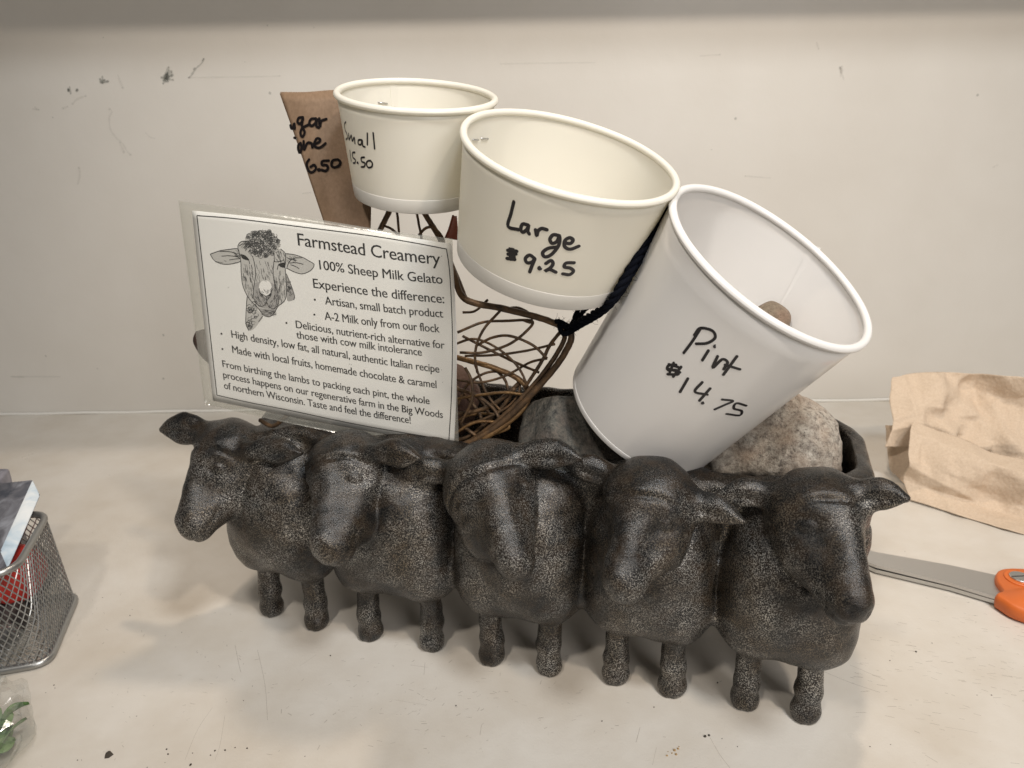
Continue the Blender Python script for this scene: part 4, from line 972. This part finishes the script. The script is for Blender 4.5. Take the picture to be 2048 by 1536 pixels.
o = mesh('soap_bar', *box_vecs(P0+np.array([0, 0, -4.5]), (0, 0, 5.6), (-4.2, -.6, .3), (-.2, 1.4, .1), .18, 3), M_SOAP2, None, True, P0); tag(o, 'grey violet soap bar behind the blue marbled one at the left edge', 'soap')
def puck(name, label, c, n_, r, h, mat, cat='soap'):
    n_ = unit(n_); e = unit(np.cross(n_, [0.1, .2, 1])); f = np.cross(n_, e); V = []; k = 40
    prof = [(0.01, -h/2), (r*.85, -h/2), (r*.97, -h*.36), (r, 0), (r*.97, h*.36), (r*.85, h/2), (.01, h/2)]
    for rr_, y in prof: V += [np.asarray(c)+n_*y+rr_*(math.cos(a)*e+math.sin(a)*f) for a in np.linspace(0, 2*math.pi, k, endpoint=False)]
    o = mesh(name, V, grid_faces(len(prof), k, True), mat, None, True, c); tag(o, label, cat); return o
puck('red_soap', 'round red soap standing inside the mesh basket', (-28.75, 38.1, 3.3), (.8, -.58, .1), 1.7, 1.1, M_RED)
puck('dark_tin', 'dark round tin low in the back of the mesh basket', (-29.4, 40.0, 2.2), (.3, -.9, .2), 1.6, 1.2, M_DARK, 'tin')
puck('dark_tin', 'dark round tin lying under the red soap in the mesh basket', (-30.0, 36.4, 1.2), (.1, -.3, .9), 2.2, 1.1, M_DARK, 'tin')
def crinkle_bag(name, label, c, R, mat, seed, cat):
    bm = bmesh.new(); bmesh.ops.create_icosphere(bm, subdivisions=4, radius=1); V = []
    for v in bm.verts:
        n = Vector(v.co); r = 1+.28*abs(noise.noise(n*1.7+Vector((seed, 0, 0))))+.16*noise.noise(n*4.1)-.06*abs(noise.noise(n*9)); p = np.array(n*r)*np.asarray(R)+c; p[2] = max(p[2], .05); V.append(p)
    Fc = [[v.index for v in f.verts] for f in bm.faces]; bm.free()
    return V, Fc
V_, F_ = crinkle_bag('', '', np.array([-27.9, 34.9, 1.1]), (1.3, .75, .85), None, 2, '')
o = mesh('clear_packet', V_, F_, M_BAGFILM, None, False, np.array([-27.9, 34.9, 1.1])); tag(o, 'crinkled clear plastic packet low in the front of the mesh basket', 'packet')
# green leaves in a clear bag
gc = at(-84, 1490, z=1.2); gb = thing('leaf_bag', 'clear plastic bag of green leaves at the lower left corner', 'plastic bag', [gc[0], gc[1], 0])
V_, F_ = crinkle_bag('', '', gc, (2.5, 3.4, 2.1), None, 5, ''); mesh('bag_film', V_, F_, M_BAGFILM, gb, False)
for k in range(34):
    c = gc+np.array([random.uniform(-.9, 1.9), random.uniform(-2.2, 2.4), random.uniform(-.7, 1.2)]); d = unit(RNG.normal(size=3)*[1, 1, .5]); s = unit(np.cross(d, RNG.normal(size=3))); L = random.uniform(1.0, 1.8); nn = np.cross(d, s)
    rows = [[c+d*L*(t-.5)+s*wd*x+nn*(.2*math.sin(t*3)+.12*abs(x)) for x in (-1, 0, 1)] for t, wd in ((0, .04), (.25, .38), (.5, .5), (.75, .36), (1, .03))]
    mesh('leaf', *solid_sheet(patch(rows, 3, 2), .03), M_LEAF, gb)

# ------------------------------------------------------------------ crumbs and specks on the counter
def crumb_at(u, v, r, mb, seed):
    c = at(u, v, z=r*.4); rg_ = random.Random(seed); V = []; k = 6
    ang = [2*math.pi*i/k+rg_.uniform(-.3, .3) for i in range(k)]; rr_ = [r*rg_.uniform(.7, 1.15) for _ in range(k)]
    V = [[c[0]+q*math.cos(a), c[1]+q*math.sin(a), 0.004] for a, q in zip(ang, rr_)]+[[c[0]+.7*q*math.cos(a), c[1]+.7*q*math.sin(a), r*rg_.uniform(.5, .9)] for a, q in zip(ang, rr_)]
    mb.add(V, [[i, (i+1) % k, k+(i+1) % k, k+i] for i in range(k)]+[list(range(k, 2*k))])
mb = MB()
for i, (u, v, r) in enumerate([(217, 1508, .20), (333, 1498, .05), (336, 1508, .05), (381, 1529, .07), (385, 1506, .03), (430, 1501, .05), (450, 1500, .05), (470, 1495, .04), (494, 1496, .05), (421, 1510, .04), (1078, 1313, .04), (260, 1231, .04), (661, 1311, .045), (487, 1401, .03), (912, 1411, .045), (1204, 1442, .04),
        (1410, 1472, .09), (1418, 1470, .07), (1832, 1303, .06), (1780, 1321, .04), (1864, 1286, .03), (1983, 1390, .04), (1435, 1365, .05), (1954, 1390, .03), (1444, 1477, .03), (1475, 1493, .03), (1740, 1493, .03), (108, 1370, .04), (110, 1376, .03), (205, 1195, .03), (155, 1520, .03), (1308, 1414, .04), (330, 1525, .02), (163, 1520, .02)]):
    crumb_at(u, v, r, mb, i)
o = mesh('crumbs', mb.v, mb.f, M_CRUMB, None, False, at(700, 1450, z=0)); tag(o, 'dark crumbs and specks scattered over the counter', 'crumbs', kind='stuff')
mb = MB()
for i, (u, v, r) in enumerate([(1349, 1500, .10), (1356, 1497, .08), (1352, 1508, .08), (1344, 1506, .06), (1334, 1511, .07), (1336, 1503, .04), (1358, 1493, .05)]): crumb_at(u, v, r*.8, mb, i+90)
o = mesh('golden_crumbs', mb.v, mb.f, M_CRUMB2, None, False, at(1350, 1500, z=0)); tag(o, 'small cluster of golden brown crumbs in front of the sheep legs', 'crumbs', kind='stuff')
# hairline scratches drawn where they run
mb = MB(); rg_ = random.Random(9)
SC = [[(470, 1290), (478, 1330), (482, 1345)], [(515, 1300), (530, 1370), (535, 1440)], [(425, 1415), (395, 1460), (370, 1520)], [(450, 1430), (440, 1490), (430, 1520)], [(365, 1411), (372, 1410)], [(600, 1332), (632, 1310)], [(640, 1490), (635, 1500)], [(790, 1400), (850, 1410)], [(1890, 1454), (1925, 1460), (1955, 1466)], [(1700, 1330), (1770, 1360)], [(1640, 1340), (1700, 1365), (1760, 1385)], [(1280, 1455), (1272, 1485)], [(1420, 1475), (1440, 1510), (1460, 1536)], [(963, 1450), (960, 1470)], [(1850, 1510), (1875, 1525)], [(1313, 1495), (1305, 1530)], [(820, 1330), (855, 1335)], [(850, 1325), (848, 1350)]]
for _ in range(150):
    u, v = rg_.gauss(860, 200), rg_.gauss(1390, 60); a = rg_.choice([.2, -.9, 2.5, .1])+rg_.gauss(0, .3); L = rg_.uniform(3, 12)
    SC.append([(u, v), (u+L*math.cos(a), v+L*math.sin(a)*.7)])
for _ in range(170):
    u, v = rg_.uniform(1700, 2048), rg_.gauss(1320, 75); a = .25+rg_.gauss(0, .18); L = rg_.uniform(4, 22)
    SC.append([(u, v), (u+L*math.cos(a), v+L*math.sin(a)*.7)])
for _ in range(60):
    u, v = rg_.uniform(150, 500), rg_.gauss(1330, 90); a = rg_.uniform(0, 3); L = rg_.uniform(2, 8); SC.append([(u, v), (u+L*math.cos(a), v+L*math.sin(a)*.7)])
for s in SC:
    if min(p[1] for p in s) < 1150: continue
    Q_ = np.array([at(u, v, z=0) for u, v in catmull(s, 4)]); ribbon(Q_, np.tile([0, 0, 1.], (len(Q_), 1)), rg_.uniform(.012, .035), mb, .006, caps=False)
o = mesh('scratches', mb.v, mb.f, Mat('scratch_dirt', (.24, .20, .16), .7, Alpha=.28).m, None, False, (0, 30, 0)); tag(o, 'fine dark scratches worn into the pale counter', 'scratches', kind='stuff')
